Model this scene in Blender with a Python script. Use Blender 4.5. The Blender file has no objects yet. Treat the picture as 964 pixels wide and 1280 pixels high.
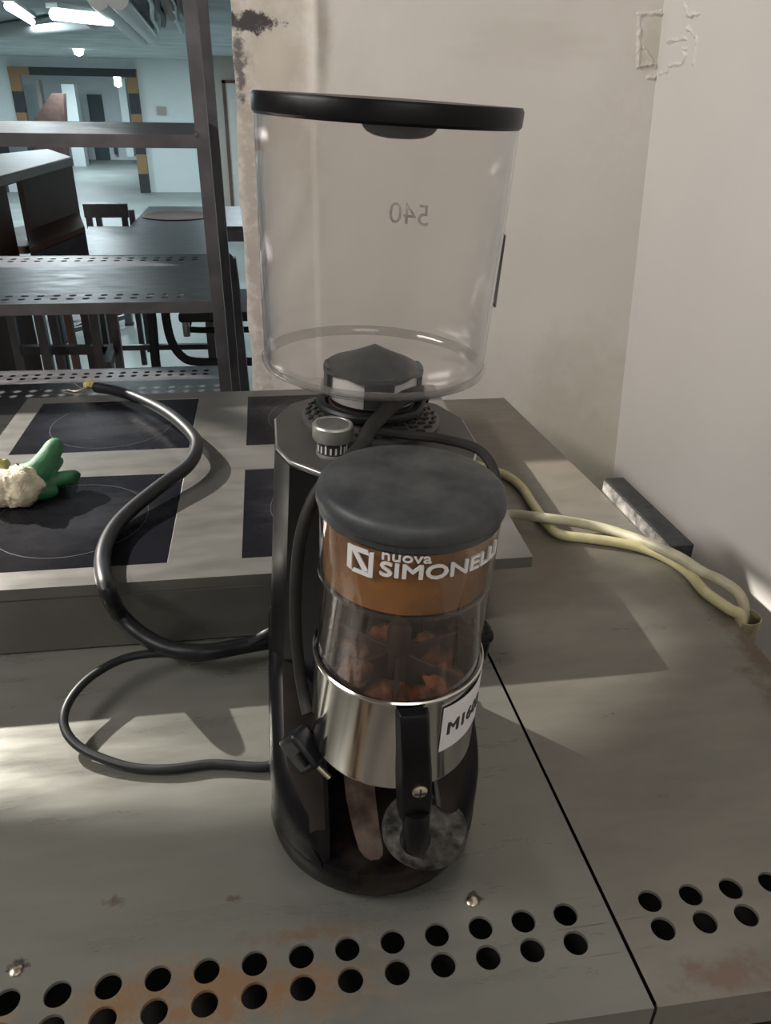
import bpy, bmesh, math, random
from mathutils import Vector, Matrix, noise
random.seed(7)
PI = math.pi
S = bpy.context.scene
COL = S.collection

# ------------------------------------------------------------------ camera
F = 963.0
vy = Vector((325-482, 535, -F)).normalized()          # depth direction of the tables, in camera space
vz = Vector((35, 1743, 963.0)); vz = (vz - vy*vz.dot(vy)).normalized()
vx = vy.cross(vz)
MR = Matrix((vx, vy, vz))                              # camera -> world
CP = Vector((0, 0, 1.49))
cam = bpy.data.cameras.new('camera'); co = bpy.data.objects.new('camera', cam); COL.objects.link(co)
co.matrix_world = Matrix.Translation(CP) @ MR.to_4x4()
cam.sensor_fit = 'VERTICAL'; cam.sensor_height = 24.0; cam.lens = F/1280*24.0
cam.clip_start = .02; cam.clip_end = 100
S.camera = co
S.view_settings.view_transform = 'Standard'; S.view_settings.look = 'None'
S.view_settings.gamma = 1; S.view_settings.use_curve_mapping = False
S.view_settings.exposure = -0.10

def P(px, py, x=None, y=None, z=None):
    """point where the sight line of a photo pixel meets the plane x=, y= or z="""
    d = MR @ Vector((px-482, 640-py, -F))
    if z is not None: t = (z-CP.z)/d.z
    elif y is not None: t = (y-CP.y)/d.y
    else: t = (x-CP.x)/d.x
    return CP + d*t

# ------------------------------------------------------------------ world and lights
w = bpy.data.worlds.new('world'); S.world = w; w.use_nodes = True
w.node_tree.nodes['Background'].inputs[0].default_value = (.9, .93, 1, 1)
w.node_tree.nodes['Background'].inputs[1].default_value = 0.08

def area(name, loc, tgt, size, power, col, sy=None):
    l = bpy.data.lights.new(name, 'AREA'); l.energy = power; l.color = col
    l.size = size
    if sy: l.shape = 'RECTANGLE'; l.size_y = sy
    o = bpy.data.objects.new(name, l); COL.objects.link(o); o.location = loc
    o.rotation_euler = (Vector(tgt)-Vector(loc)).to_track_quat('-Z', 'Y').to_euler()
    return o
# ceiling lamp past the opening (casts the cooktop's shadow), the room's main lamp, an added rear fill, and area lights for the garage
sl_ = bpy.data.lights.new('lamp_passage', 'SPOT'); sl_.energy = 1400; sl_.color = (1, .94, .85)
sl_.spot_size = math.radians(30.4); sl_.spot_blend = .03; sl_.shadow_soft_size = .02
so_ = bpy.data.objects.new('lamp_passage', sl_); COL.objects.link(so_); so_.location = (-2.14, 2.893, 2.59)
so_.rotation_euler = Vector((.5718, -.47925, -.66586)).to_track_quat('-Z', 'Y').to_euler()
area('lamp_room', (-2.05, .3, 2.75), (.5, 1.3, 1.1), 1.4, 70, (1, .95, .90), .35)
area('fill_rear', (.3, -1.0, 2.75), (.1, .9, 1.0), 1.0, 16, (1, .96, .92))  # unseen fill behind the camera, added to lighten the front faces
for i, (x, y, pw) in enumerate(((-1.4, 5.6, 26), (-1.9, 9.0, 45), (-2.4, 12.5, 85), (-.6, 14.3, 34), (-.2, 7.5, 22), (-4.2, 14.0, 60))):  # the ones close to the far wall are added to brighten it
    area('garage_light_%d' % i, (x, y, 1.80), (x, y, 0), .35, pw, (.80, .95, 1), 1.3)
area('lamp_far_garage', (-4.2, 20, 1.7), (-4.2, 20, 0), .6, 110, (.78, .94, 1), 1.5)

# ------------------------------------------------------------------ materials
def mat(name, col, rough=.5, metal=0, var=.0, scale=20, bump=0, bscale=80, stretch=(1, 1, 1), col2=None,
        rvar=0, coat=0, bdist=.001, emis=None, spec=.5):
    m = bpy.data.materials.new(name); m.use_nodes = True
    nt = m.node_tree; b = nt.nodes['Principled BSDF']
    b.inputs['Roughness'].default_value = rough; b.inputs['Metallic'].default_value = metal
    b.inputs['Specular IOR Level'].default_value = spec
    b.inputs['Coat Weight'].default_value = coat
    tc = nt.nodes.new('ShaderNodeTexCoord'); mp = nt.nodes.new('ShaderNodeMapping')
    nt.links.new(tc.outputs['Object'], mp.inputs[0]); mp.inputs['Scale'].default_value = stretch
    n = nt.nodes.new('ShaderNodeTexNoise'); n.inputs['Scale'].default_value = scale
    n.inputs['Detail'].default_value = 6; n.inputs['Roughness'].default_value = .6
    nt.links.new(mp.outputs[0], n.inputs['Vector'])
    c2 = col2 or tuple(max(0, c*(1-var)) for c in col)
    r = nt.nodes.new('ShaderNodeValToRGB')
    r.color_ramp.elements[0].position = .35; r.color_ramp.elements[1].position = .65
    r.color_ramp.elements[0].color = (*c2, 1); r.color_ramp.elements[1].color = (*col, 1)
    nt.links.new(n.outputs['Fac'], r.inputs[0]); nt.links.new(r.outputs[0], b.inputs['Base Color'])
    if rvar:
        mr = nt.nodes.new('ShaderNodeMapRange'); mr.inputs[1].default_value = .3; mr.inputs[2].default_value = .7
        mr.inputs[3].default_value = rough-rvar; mr.inputs[4].default_value = rough+rvar
        nt.links.new(n.outputs['Fac'], mr.inputs[0]); nt.links.new(mr.outputs[0], b.inputs['Roughness'])
    if bump:
        n2 = nt.nodes.new('ShaderNodeTexNoise'); n2.inputs['Scale'].default_value = bscale; n2.inputs['Detail'].default_value = 5
        nt.links.new(mp.outputs[0], n2.inputs['Vector'])
        bp = nt.nodes.new('ShaderNodeBump'); bp.inputs['Strength'].default_value = bump; bp.inputs['Distance'].default_value = bdist
        nt.links.new(n2.outputs['Fac'], bp.inputs['Height']); nt.links.new(bp.outputs[0], b.inputs['Normal'])
    if emis:
        b.inputs['Emission Color'].default_value = (*emis[0], 1); b.inputs['Emission Strength'].default_value = emis[1]
    return m

def stain(m, col, centre, radii, scale=25, thr=.5, soft=.12, amount=1.0, rough=None, stretch=(1, 1, 1), fall=.35):
    """a dirt patch of its own shape on a surface: an ellipsoid region of object space broken up by noise"""
    nt = m.node_tree; b = nt.nodes['Principled BSDF']
    tc = nt.nodes.new('ShaderNodeNewGeometry')
    mp = nt.nodes.new('ShaderNodeMapping'); mp.vector_type = 'TEXTURE'
    mp.inputs['Location'].default_value = centre; mp.inputs['Scale'].default_value = radii
    nt.links.new(tc.outputs['Position'], mp.inputs[0])
    ln = nt.nodes.new('ShaderNodeVectorMath'); ln.operation = 'LENGTH'; nt.links.new(mp.outputs[0], ln.inputs[0])
    mp2 = nt.nodes.new('ShaderNodeMapping'); mp2.inputs['Scale'].default_value = stretch
    nt.links.new(tc.outputs['Position'], mp2.inputs[0])
    n = nt.nodes.new('ShaderNodeTexNoise'); n.inputs['Scale'].default_value = scale; n.inputs['Detail'].default_value = 8
    n.inputs['Roughness'].default_value = .68
    nt.links.new(mp2.outputs[0], n.inputs['Vector'])
    a = nt.nodes.new('ShaderNodeMath'); a.operation = 'MULTIPLY_ADD'        # noise - fall*len
    a.inputs[1].default_value = -fall; nt.links.new(ln.outputs['Value'], a.inputs[0]); nt.links.new(n.outputs['Fac'], a.inputs[2])
    mr = nt.nodes.new('ShaderNodeMapRange'); mr.inputs[1].default_value = thr-fall-soft+.15; mr.inputs[2].default_value = thr-fall+soft+.15
    mr.inputs[4].default_value = amount
    nt.links.new(a.outputs[0], mr.inputs[0])
    mx = nt.nodes.new('ShaderNodeMix'); mx.data_type = 'RGBA'
    nt.links.new(mr.outputs[0], mx.inputs[0])
    old = b.inputs['Base Color'].links[0].from_socket
    nt.links.new(old, mx.inputs[6]); mx.inputs[7].default_value = (*col, 1)
    nt.links.new(mx.outputs[2], b.inputs['Base Color'])
    def mixf(inp, val):
        f = nt.nodes.new('ShaderNodeMix'); nt.links.new(mr.outputs[0], f.inputs[0])
        if inp.links: nt.links.new(inp.links[0].from_socket, f.inputs[2])
        else: f.inputs[2].default_value = inp.default_value
        f.inputs[3].default_value = val; nt.links.new(f.outputs[0], inp)
    if rough is not None:
        mixf(b.inputs['Roughness'], rough); mixf(b.inputs['Metallic'], .1)
    return m

def clear_plastic(name, tint, haze=.03, base=.05, hazecol=(.5, .48, .46)):
    m = bpy.data.materials.new(name); m.use_nodes = True; nt = m.node_tree
    nt.nodes.remove(nt.nodes['Principled BSDF'])
    out = nt.nodes['Material Output']
    tr = nt.nodes.new('ShaderNodeBsdfTransparent'); tr.inputs[0].default_value = (*tint, 1)
    gl = nt.nodes.new('ShaderNodeBsdfGlossy'); gl.inputs['Roughness'].default_value = .08
    gl.inputs[0].default_value = (.9, .9, .92, 1)
    di = nt.nodes.new('ShaderNodeBsdfDiffuse'); di.inputs[0].default_value = (*hazecol, 1)
    lf = nt.nodes.new('ShaderNodeLayerWeight'); lf.inputs[0].default_value = .5
    lp = nt.nodes.new('ShaderNodeMath'); lp.operation = 'POWER'; lp.inputs[1].default_value = 3.2
    nt.links.new(lf.outputs['Facing'], lp.inputs[0])
    lw = nt.nodes.new('ShaderNodeMath'); lw.operation = 'MULTIPLY_ADD'; lw.inputs[1].default_value = .75; lw.inputs[2].default_value = .03
    nt.links.new(lp.outputs[0], lw.inputs[0])
    n = nt.nodes.new('ShaderNodeTexNoise'); n.inputs['Scale'].default_value = 9; n.inputs['Detail'].default_value = 6
    tc = nt.nodes.new('ShaderNodeTexCoord'); mp = nt.nodes.new('ShaderNodeMapping'); mp.inputs['Scale'].default_value = (3, 3, .5)
    nt.links.new(tc.outputs['Object'], mp.inputs[0]); nt.links.new(mp.outputs[0], n.inputs['Vector'])
    mul = nt.nodes.new('ShaderNodeMath'); mul.operation = 'MULTIPLY'; mul.inputs[1].default_value = haze*2
    nt.links.new(n.outputs['Fac'], mul.inputs[0])
    m1 = nt.nodes.new('ShaderNodeMixShader'); nt.links.new(mul.outputs[0], m1.inputs[0])
    nt.links.new(tr.outputs[0], m1.inputs[1]); nt.links.new(di.outputs[0], m1.inputs[2])
    m2 = nt.nodes.new('ShaderNodeMixShader'); nt.links.new(lw.outputs[0], m2.inputs[0])
    nt.links.new(m1.outputs[0], m2.inputs[1]); nt.links.new(gl.outputs[0], m2.inputs[2])
    nt.links.new(m2.outputs[0], out.inputs[0])
    return m

def seethru(name, col, alpha_lo, alpha_hi, scale=30, col2=None, rough=.6):
    """a dusty film: opaque where the dust is, clear elsewhere"""
    m = mat(name, col, rough, 0, scale=scale, col2=col2)
    nt = m.node_tree; b = nt.nodes['Principled BSDF']
    n = nt.nodes.new('ShaderNodeTexNoise'); n.inputs['Scale'].default_value = scale*.8; n.inputs['Detail'].default_value = 6
    tc = nt.nodes.new('ShaderNodeTexCoord'); nt.links.new(tc.outputs['Object'], n.inputs['Vector'])
    mr = nt.nodes.new('ShaderNodeMapRange'); mr.inputs[1].default_value = .35; mr.inputs[2].default_value = .65
    mr.inputs[3].default_value = alpha_lo; mr.inputs[4].default_value = alpha_hi
    nt.links.new(n.outputs['Fac'], mr.inputs[0]); nt.links.new(mr.outputs[0], b.inputs['Alpha'])
    return m

M = {}
M['steel'] = mat('brushed_steel', (.200, .202, .180), .31, .45, var=.14, scale=7, stretch=(1, 5, 1), rvar=.07, bump=.12, bscale=60, bdist=.0006)
M['steel_right'] = mat('brushed_steel_dirty', (.205, .197, .170), .34, .40, var=.2, scale=8, stretch=(1, 3, 1), rvar=.08, bump=.12, bscale=60, bdist=.0006)
for st in (((-.16, .44, .88), (.012, .007, .1), (.06, .045, .03), 160, .5), ((-.06, .43, .88), (.008, .004, .1), (.06, .045, .03), 160, .5), ((-.08, .352, .88), (.16, .035, .1), (.17, .09, .035), 30, .5), ((-.27, .34, .88), (.07, .03, .1), (.2, .12, .05), 30, .52),
           ((.0, .39, .88), (.06, .012, .1), (.12, .08, .05), 70, .5)):
    stain(M['steel'], st[2], st[0], st[1], st[3], st[4], rough=.7, amount=.85)
stain(M['steel'], (.10, .09, .08), (0, .7, .88), (.6, .5, .5), 45, .67, .015, .8, rough=.7, fall=.05)
stain(M['steel_right'], (.16, .135, .11), (.46, 1.35, .88), (.22, .36, .1), 9, .5, .2, .9, rough=.65, stretch=(1, 3, 1))
stain(M['steel_right'], (.17, .14, .11), (.36, .93, .88), (.2, .16, .1), 14, .5, .15, .75, rough=.65, stretch=(1, 2, 1))
stain(M['steel_right'], (.12, .09, .065), (.60, .62, .88), (.07, .28, .1), 22, .48, .1, .95, rough=.7)
stain(M['steel_right'], (.07, .06, .05), (.42, .5, .88), (.25, .25, .2), 34, .655, .012, .95, rough=.7, stretch=(1, 2.2, 1), fall=.06)
stain(M['steel_right'], (.14, .08, .06), (.33, .315, .88), (.06, .02, .1), 60, .5, rough=.7, amount=.7)
M['cook_steel'] = mat('cooktop_steel', (.150, .147, .136), .36, .5, var=.15, scale=10, stretch=(1, 3, 1), rvar=.06, bump=.1, bscale=70, bdist=.0006)
M['dark_steel'] = mat('dull_steel', (.16, .155, .17), .42, .8, var=.3, scale=12, rvar=.08)
M['shelf_steel'] = mat('shelf_steel', (.11, .107, .118), .38, .7, var=.3, scale=12, rvar=.08, stretch=(1, 3, 1))
M['glass'] = mat('black_ceramic_glass', (.004, .004, .006), .26, 0, scale=14, spec=.08, col2=(.007, .007, .010), rvar=.06)
for c in ((-.283, 1.28), (-.283, .95), (.085, 1.30), (.085, .96)):
    stain(M['glass'], (.038, .040, .046), (c[0], c[1], .976), (.11, .09, .05), 10, .50, .2, .45, stretch=(1, 3, 1))
M['ring'] = mat('printed_ring', (.035, .035, .038), .4)
M['black'] = mat('black_plastic', (.005, .005, .006), .36, spec=.16, metal=0, var=.4, scale=30, rvar=.06, bump=.05, bscale=300)
stain(M['black'], (.026, .018, .013), (.075, .46, .915), (.055, .07, .03), 28, .45, .12, .8)
M['shtop'] = mat('dusty_shoulder', (.008, .007, .006), .65, 0, spec=.15, scale=40, col2=(.018, .013, .010))
M['plate'] = mat('grey_plate', (.085, .082, .080), .5, .2, var=.35, scale=30, rvar=.06)
M['dusty'] = mat('dusty_black_rubber', (.018, .021, .026), .5, 0, scale=32, col2=(.052, .057, .058), rvar=.06, bump=.1, bscale=200)
M['dust2'] = mat('dusty_tamper', (.008, .008, .008), .6, 0, spec=.3, scale=70, col2=(.10, .095, .088), rvar=.05, bump=.3, bscale=200)
M['chrome'] = mat('chrome', (.60, .58, .55), .12, 1, var=.06, scale=20, rvar=.03)
M['edge'] = mat('bright_edge', (.55, .55, .55), .3, .9)
M['brass'] = mat('screw_steel', (.55, .50, .40), .3, 1)
M['silver'] = mat('silver_knob', (.42, .43, .40), .38, .7, var=.2, scale=60)
M['knobtop'] = mat('knob_top', (.16, .165, .15), .5, .4, var=.4, scale=90)
M['white'] = mat('white_print', (.6, .6, .6), .6)
M['sticker'] = mat('white_sticker', (.62, .62, .62), .5, var=.06)
M['ink'] = mat('black_ink', (.03, .03, .03), .6)
M['fork'] = mat('rusty_steel', (.10, .072, .056), .45, .5, scale=50, col2=(.04, .024, .018), rvar=.1)
M['cable'] = mat('black_rubber_cable', (.010, .011, .014), .40, 0, spec=.3, var=.3, scale=40)
M['cord'] = mat('grey_black_cord', (.014, .016, .018), .45, 0, spec=.35, var=.3, scale=40)
M['cordg'] = mat('worn_cord', (.026, .025, .024), .6, 0, spec=.3, var=.4, scale=60)
M['hose'] = mat('cream_hose', (.50, .46, .26), .42, 0, scale=30, col2=(.40, .36, .20), rvar=.06)
M['hose2'] = mat('pale_hose', (.50, .48, .36), .42, 0, scale=30, col2=(.38, .35, .24), rvar=.06)
M['pipe'] = mat('stained_plastic', (.36, .33, .20), .4, 0, scale=50, col2=(.16, .13, .07))
M['yellow'] = mat('yellow_tape', (.46, .42, .16), .6, scale=120, col2=(.3, .25, .12))
M['copper'] = mat('bare_wire', (.45, .38, .3), .4, .8)
M['green'] = mat('green_rubber', (.022, .125, .050), .62, 0, scale=60, col2=(.014, .085, .034), bump=.4, bscale=350)
M['cream'] = mat('cream_knit', (.62, .57, .44), .9, 0, scale=90, col2=(.42, .37, .27), bump=.9, bscale=260, bdist=.002)
M['cream2'] = mat('yellow_knit', (.50, .46, .22), .9, 0, scale=90, col2=(.34, .30, .15), bump=.9, bscale=260, bdist=.002)
M['clear'] = clear_plastic('clear_hopper_plastic', (.955, .95, .945), .025)
M['clear3'] = clear_plastic('clear_rim_plastic', (.86, .86, .85), .10)
M['clear2'] = clear_plastic('clear_doser_plastic', (.93, .90, .86), .02)
M['dust'] = seethru('orange_coffee_film', (.36, .155, .032), .42, .82, 14, col2=(.16, .075, .03))
M['dustlow'] = seethru('brown_coffee_film', (.050, .022, .010), .12, .55, 22, col2=(.03, .018, .013))
M['coffee'] = mat('ground_coffee', (.30, .095, .03), .8, 0, scale=60, col2=(.025, .014, .01), bump=.8, bscale=200, bdist=.003)
M['vane'] = mat('brown_vane', (.06, .035, .028), .5, 0, var=.5, scale=50)
M['wall'] = mat('whitewashed_wall', (.70, .665, .625), .85, 0, var=.05, scale=3, bump=.35, bscale=9, bdist=.01)
M['wall_r'] = mat('whitewashed_wall_right', (.76, .735, .705), .8, 0, var=.04, scale=3, bump=.2, bscale=12, bdist=.006)
M['plaster'] = mat('rough_plaster', (.62, .57, .49), .9, 0, var=.22, scale=14, bump=.9, bscale=30, bdist=.01)
M['tar'] = mat('black_tar', (.02, .019, .022), .7, 0, var=.3, scale=40, bump=.5, bscale=60, bdist=.004)
M['garage'] = mat('garage_white', (.80, .87, .88), .7, 0, var=.06, scale=1.2)
M['roomceil'] = mat('room_ceiling', (.30, .29, .27), .8, 0, var=.1, scale=3)
M['ceil'] = mat('garage_ceiling', (.60, .66, .67), .8, 0, scale=2.2, col2=(.40, .45, .46), bump=.5, bscale=3, bdist=.05)
M['floor'] = mat('concrete_floor', (.34, .37, .36), .50, 0, var=.25, scale=1.6, rvar=.08)
M['roomfloor'] = mat('room_floor', (.30, .28, .25), .6, 0, var=.25, scale=4)
M['greywall'] = mat('grey_column', (.46, .41, .37), .7, 0, var=.08, scale=4)
M['wood'] = mat('brown_laminate', (.17, .105, .09), .5, 0, spec=.2, var=.35, scale=6, rvar=.08)
M['woodtop'] = mat('pale_laminate', (.24, .19, .17), .45, 0, spec=.3, var=.2, scale=6)
M['orange'] = mat('orange_paint', (.34, .20, .10), .6); M['stripe'] = mat('black_paint', (.04, .045, .05), .6)
M['darkdoor'] = mat('dark_door', (.06, .08, .09), .6)
M['tube'] = mat('tube_glow', (1, 1, 1), .5, emis=((.85, .97, 1), 9))
M['pipe_g'] = mat('galvanised_pipe', (.40, .44, .44), .35, .7)
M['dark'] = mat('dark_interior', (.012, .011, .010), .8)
M['ledge'] = mat('black_painted_rail', (.016, .019, .022), .5, 0, scale=60, col2=(.03, .035, .04), rvar=.1, bump=.4, bscale=120)
M['ledge2'] = mat('scraped_rail_side', (.42, .40, .37), .7, 0, scale=60, col2=(.09, .085, .08), bump=.6, bscale=100)

# ------------------------------------------------------------------ mesh helpers
class MB:
    def __init__(s): s.v = []; s.f = []
    def add(s, vs, fs):
        b = len(s.v); s.v += [Vector(v) for v in vs]; s.f += [tuple(b+i for i in f) for f in fs]; return s
    def box(s, a, b):
        x0, y0, z0 = a; x1, y1, z1 = b
        return s.hexa([(x0, y0, z0), (x1, y0, z0), (x1, y1, z0), (x0, y1, z0)], [(x0, y0, z1), (x1, y0, z1), (x1, y1, z1), (x0, y1, z1)])
    def hexa(s, lo, hi):
        n = len(lo)
        return s.add(list(lo)+list(hi), [tuple(range(n))[::-1], tuple(range(n, 2*n))]+[(i, (i+1) % n, n+(i+1) % n, n+i) for i in range(n)])
    def prism(s, pts, z0, z1): return s.hexa([(p[0], p[1], z0) for p in pts], [(p[0], p[1], z1) for p in pts])
    def lathe(s, prof, n=48, c=(0, 0, 0), a0=0, a1=None):
        full = a1 is None; a1 = 2*PI if full else a1; k = n if full else n+1
        vs = []; fs = []
        for r, z in prof:
            for i in range(k):
                a = a0+(a1-a0)*i/n; vs.append((c[0]+r*math.cos(a), c[1]+r*math.sin(a), c[2]+z))
        for j in range(len(prof)-1):
            for i in range(n):
                i2 = (i+1) % k if full else i+1
                fs.append((j*k+i, j*k+i2, (j+1)*k+i2, (j+1)*k+i))
        return s.add(vs, fs)
    def solid(s, prof, n=48, c=(0, 0, 0)):
        return s.lathe([(1e-5, prof[0][1])]+list(prof)+[(1e-5, prof[-1][1])], n, c)
    def tube(s, pts, r, n=12, sub=8, caps=True):
        pts = [Vector(p) for p in pts]; path = []; rad = []
        rs = r if isinstance(r, (list, tuple)) else [r]*len(pts)
        if sub > 1 and len(pts) > 2:
            for i in range(len(pts)-1):
                p0 = pts[max(i-1, 0)]; p1 = pts[i]; p2 = pts[i+1]; p3 = pts[min(i+2, len(pts)-1)]
                for k in range(sub):
                    t = k/sub
                    path.append(.5*((2*p1)+(p2-p0)*t+(2*p0-5*p1+4*p2-p3)*t*t+(3*p1-p0-3*p2+p3)*t**3)); rad.append(rs[i]*(1-t)+rs[i+1]*t)
            path.append(pts[-1]); rad.append(rs[-1])
        else: path = pts; rad = list(rs)
        up = None; vs = []; m = len(path)
        for i, p in enumerate(path):
            t = (path[min(i+1, m-1)]-path[max(i-1, 0)]).normalized()
            if up is None: up = t.orthogonal().normalized()
            up = (up-t*up.dot(t)).normalized(); sd = t.cross(up)
            for k in range(n):
                a = 2*PI*k/n; vs.append(p+(up*math.cos(a)+sd*math.sin(a))*rad[i])
        fs = [(i*n+k, i*n+(k+1) % n, (i+1)*n+(k+1) % n, (i+1)*n+k) for i in range(m-1) for k in range(n)]
        if caps: fs += [tuple(range(n))[::-1], tuple(range((m-1)*n, m*n))]
        return s.add(vs, fs)
    def bar(s, a, b, w, h=None):
        """rectangular bar from a to b"""
        a = Vector(a); b = Vector(b); h = h or w; t = (b-a).normalized()
        r = Vector((0, 0, 1)) if abs(t.z) < .9 else Vector((0, 1, 0))
        sd = t.cross(r).normalized()*w/2; up = sd.cross(t).normalized()*h/2
        q = lambda p: [p-sd-up, p+sd-up, p+sd+up, p-sd+up]
        return s.hexa(q(a), q(b))
    def xf(s, fn): s.v = [Vector(fn(v)) for v in s.v]; return s
    def build(s, name, m, parent=None, world=False, bevel=0, smooth=35, seg=2, recalc=True):
        me = bpy.data.meshes.new(name)
        vs = s.v
        if world and parent is not None:
            r = parent; mw = Matrix.Identity(4)
            while r is not None: mw = r.matrix_basis @ mw; r = r.parent
            inv = mw.inverted(); vs = [inv @ v for v in vs]
        me.from_pydata([tuple(v) for v in vs], [], s.f)
        bm = bmesh.new(); bm.from_mesh(me); bmesh.ops.remove_doubles(bm, verts=bm.verts, dist=1e-6)
        (bmesh.ops.recalc_face_normals(bm, faces=bm.faces) if recalc else None); bm.to_mesh(me); bm.free()
        me.materials.append(M[m] if isinstance(m, str) else m)
        me.polygons.foreach_set('use_smooth', [True]*len(me.polygons)); me.set_sharp_from_angle(angle=math.radians(smooth))
        o = bpy.data.objects.new(name, me); COL.objects.link(o)
        if parent is not None: o.parent = parent
        if bevel:
            b = o.modifiers.new('bevel', 'BEVEL'); b.width = bevel; b.segments = seg; b.limit_method = 'ANGLE'; b.angle_limit = math.radians(50)
            b.harden_normals = False
        return o

def empty(name, loc, label, cat, group=None, rot=(0, 0, 0)):
    o = bpy.data.objects.new(name, None); COL.objects.link(o); o.location = loc; o.rotation_euler = rot
    o.empty_display_size = .05
    o['label'] = label; o['category'] = cat
    if group: o['group'] = group
    return o
def tag(o, label, cat, group=None):
    o['label'] = label; o['category'] = cat
    if group: o['group'] = group
    return o
def struct(o): o['kind'] = 'structure'; return o

def text_mesh(s, size, bd=0, extrude=.0006, sx=1.0):
    c = bpy.data.curves.new('tmp', 'FONT'); c.body = s; c.size = size; c.extrude = extrude
    c.resolution_u = 3
    o = bpy.data.objects.new('tmp', c); COL.objects.link(o)
    dg = bpy.context.evaluated_depsgraph_get(); me = o.evaluated_get(dg).to_mesh()
    vs = [Vector((v.co.x*sx, v.co.y, v.co.z)) for v in me.vertices]; fs = [tuple(p.vertices) for p in me.polygons]
    o.evaluated_get(dg).to_mesh_clear()
    bpy.data.objects.remove(o); bpy.data.curves.remove(c)
    if bd:
        n0 = len(vs); v2 = []; f2 = []
        for k, (dx, dy) in enumerate(((-bd, 0), (bd, 0), (0, bd*.7), (0, -bd*.7))):
            v2 += [v+Vector((dx, dy, k*2e-5)) for v in vs]; f2 += [tuple(i+k*n0 for i in f) for f in fs]
        vs, fs = v2, f2
    return vs, fs

def hole_plate(x0, x1, y0, y1, z, th, xs, ys, r, half):
    """sheet with rows of punched round holes (each hole has its own rim); ys = row centres, half = half cell height"""
    mb = MB(); n = 24
    xs = sorted(xs); edges = [(xs[i]+xs[i+1])/2 for i in range(len(xs)-1)]
    pit = xs[1]-xs[0]; cx0 = xs[0]-pit/2; cx1 = xs[-1]+pit/2; cb = [cx0]+edges+[cx1]
    bands = sorted((c-half, c+half) for c in ys)
    def quad(a, b, c, d):
        nx = max(1, int((b-a)/.04)); 
        for i in range(nx):
            p = a+(b-a)*i/nx; q = a+(b-a)*(i+1)/nx
            mb.add([(p, c, z), (q, c, z), (q, d, z), (p, d, z)], [(0, 1, 2, 3)])
    cur = y0
    for (a, b) in bands:
        if a > cur+1e-6: quad(x0, x1, cur, a)
        if cx0 > x0: quad(x0, cx0, a, b)
        if cx1 < x1: quad(cx1, x1, a, b)
        cur = b
    if cur < y1: quad(x0, x1, cur, y1)
    for (a, b) in bands:
        cy = (a+b)/2
        for i, cx in enumerate(xs):
            l, rr = cb[i], cb[i+1]
            outer = []
            for k in range(n):
                t = 2*PI*(k+.5)/n-PI; dx, dy = math.cos(t), math.sin(t)
                sc = min(((rr-cx) if dx > 0 else (cx-l))/max(abs(dx), 1e-9), (b-cy)/max(abs(dy), 1e-9))
                outer.append((cx+dx*sc, cy+dy*sc, z, t))
            corners = [(rr, b), (l, b), (l, a), (rr, a)]
            ring = [(cx+math.cos(o[3])*r, cy+math.sin(o[3])*r, z) for o in outer]
            ring2 = [(cx+math.cos(o[3])*r*.95, cy+math.sin(o[3])*r*.95, z-.0012) for o in outer]
            ring3 = [(cx+math.cos(o[3])*r*.95, cy+math.sin(o[3])*r*.95, z-th) for o in outer]
            base = [o[:3] for o in outer]+ring+ring2+ring3
            fs = []
            for k in range(n):
                k2 = (k+1) % n
                fs.append((n+k, n+k2, k2, k)); fs.append((2*n+k, 2*n+k2, n+k2, n+k)); fs.append((3*n+k, 3*n+k2, 2*n+k2, 2*n+k))
            mb.add(base, fs)
            for c in corners:      # corner triangles between the fan and the cell corner
                ta = math.atan2(c[1]-cy, c[0]-cx)
                ks = sorted(range(n), key=lambda k: abs((outer[k][3]-ta+PI) % (2*PI)-PI))[:2]
                mb.add([outer[ks[0]][:3], (c[0], c[1], z), outer[ks[1]][:3]], [(0, 1, 2)])
    for i, f in enumerate(mb.f):                       # every face of the sheet looks up
        p = [mb.v[k] for k in f]
        if max(v.z for v in p)-min(v.z for v in p) < 1e-6 and (p[1]-p[0]).cross(p[2]-p[1]).z < 0: mb.f[i] = f[::-1]
    return mb

T = .88
# ------------------------------------------------------------------ setting
struct(MB().box((-3.2, -1.6, -.1), (3, 4.0, 0)).build('floor', 'roomfloor'))
struct(MB().box((-9, 4.0, -.5), (4, 30, -.4)).build('floor', 'floor'))
struct(MB().box((-3.2, 3.95, -.5), (3, 4.0, -.001)).build('trim_1', 'roomfloor'))
struct(MB().box((-3.2, -1.6, 2.85), (3, 4.1, 2.95)).build('ceiling', 'roomceil'))
struct(MB().box((-9, 4.05, 1.85), (4, 17.0, 1.95)).build('ceiling', 'ceil'))
struct(MB().box((-9, 17.2, 1.85), (4, 30, 1.95)).build('ceiling', 'ceil'))
struct(MB().box((-3.2, 4.0, 1.86), (3, 4.1, 2.85)).build('wall_header', 'garage'))
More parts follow.
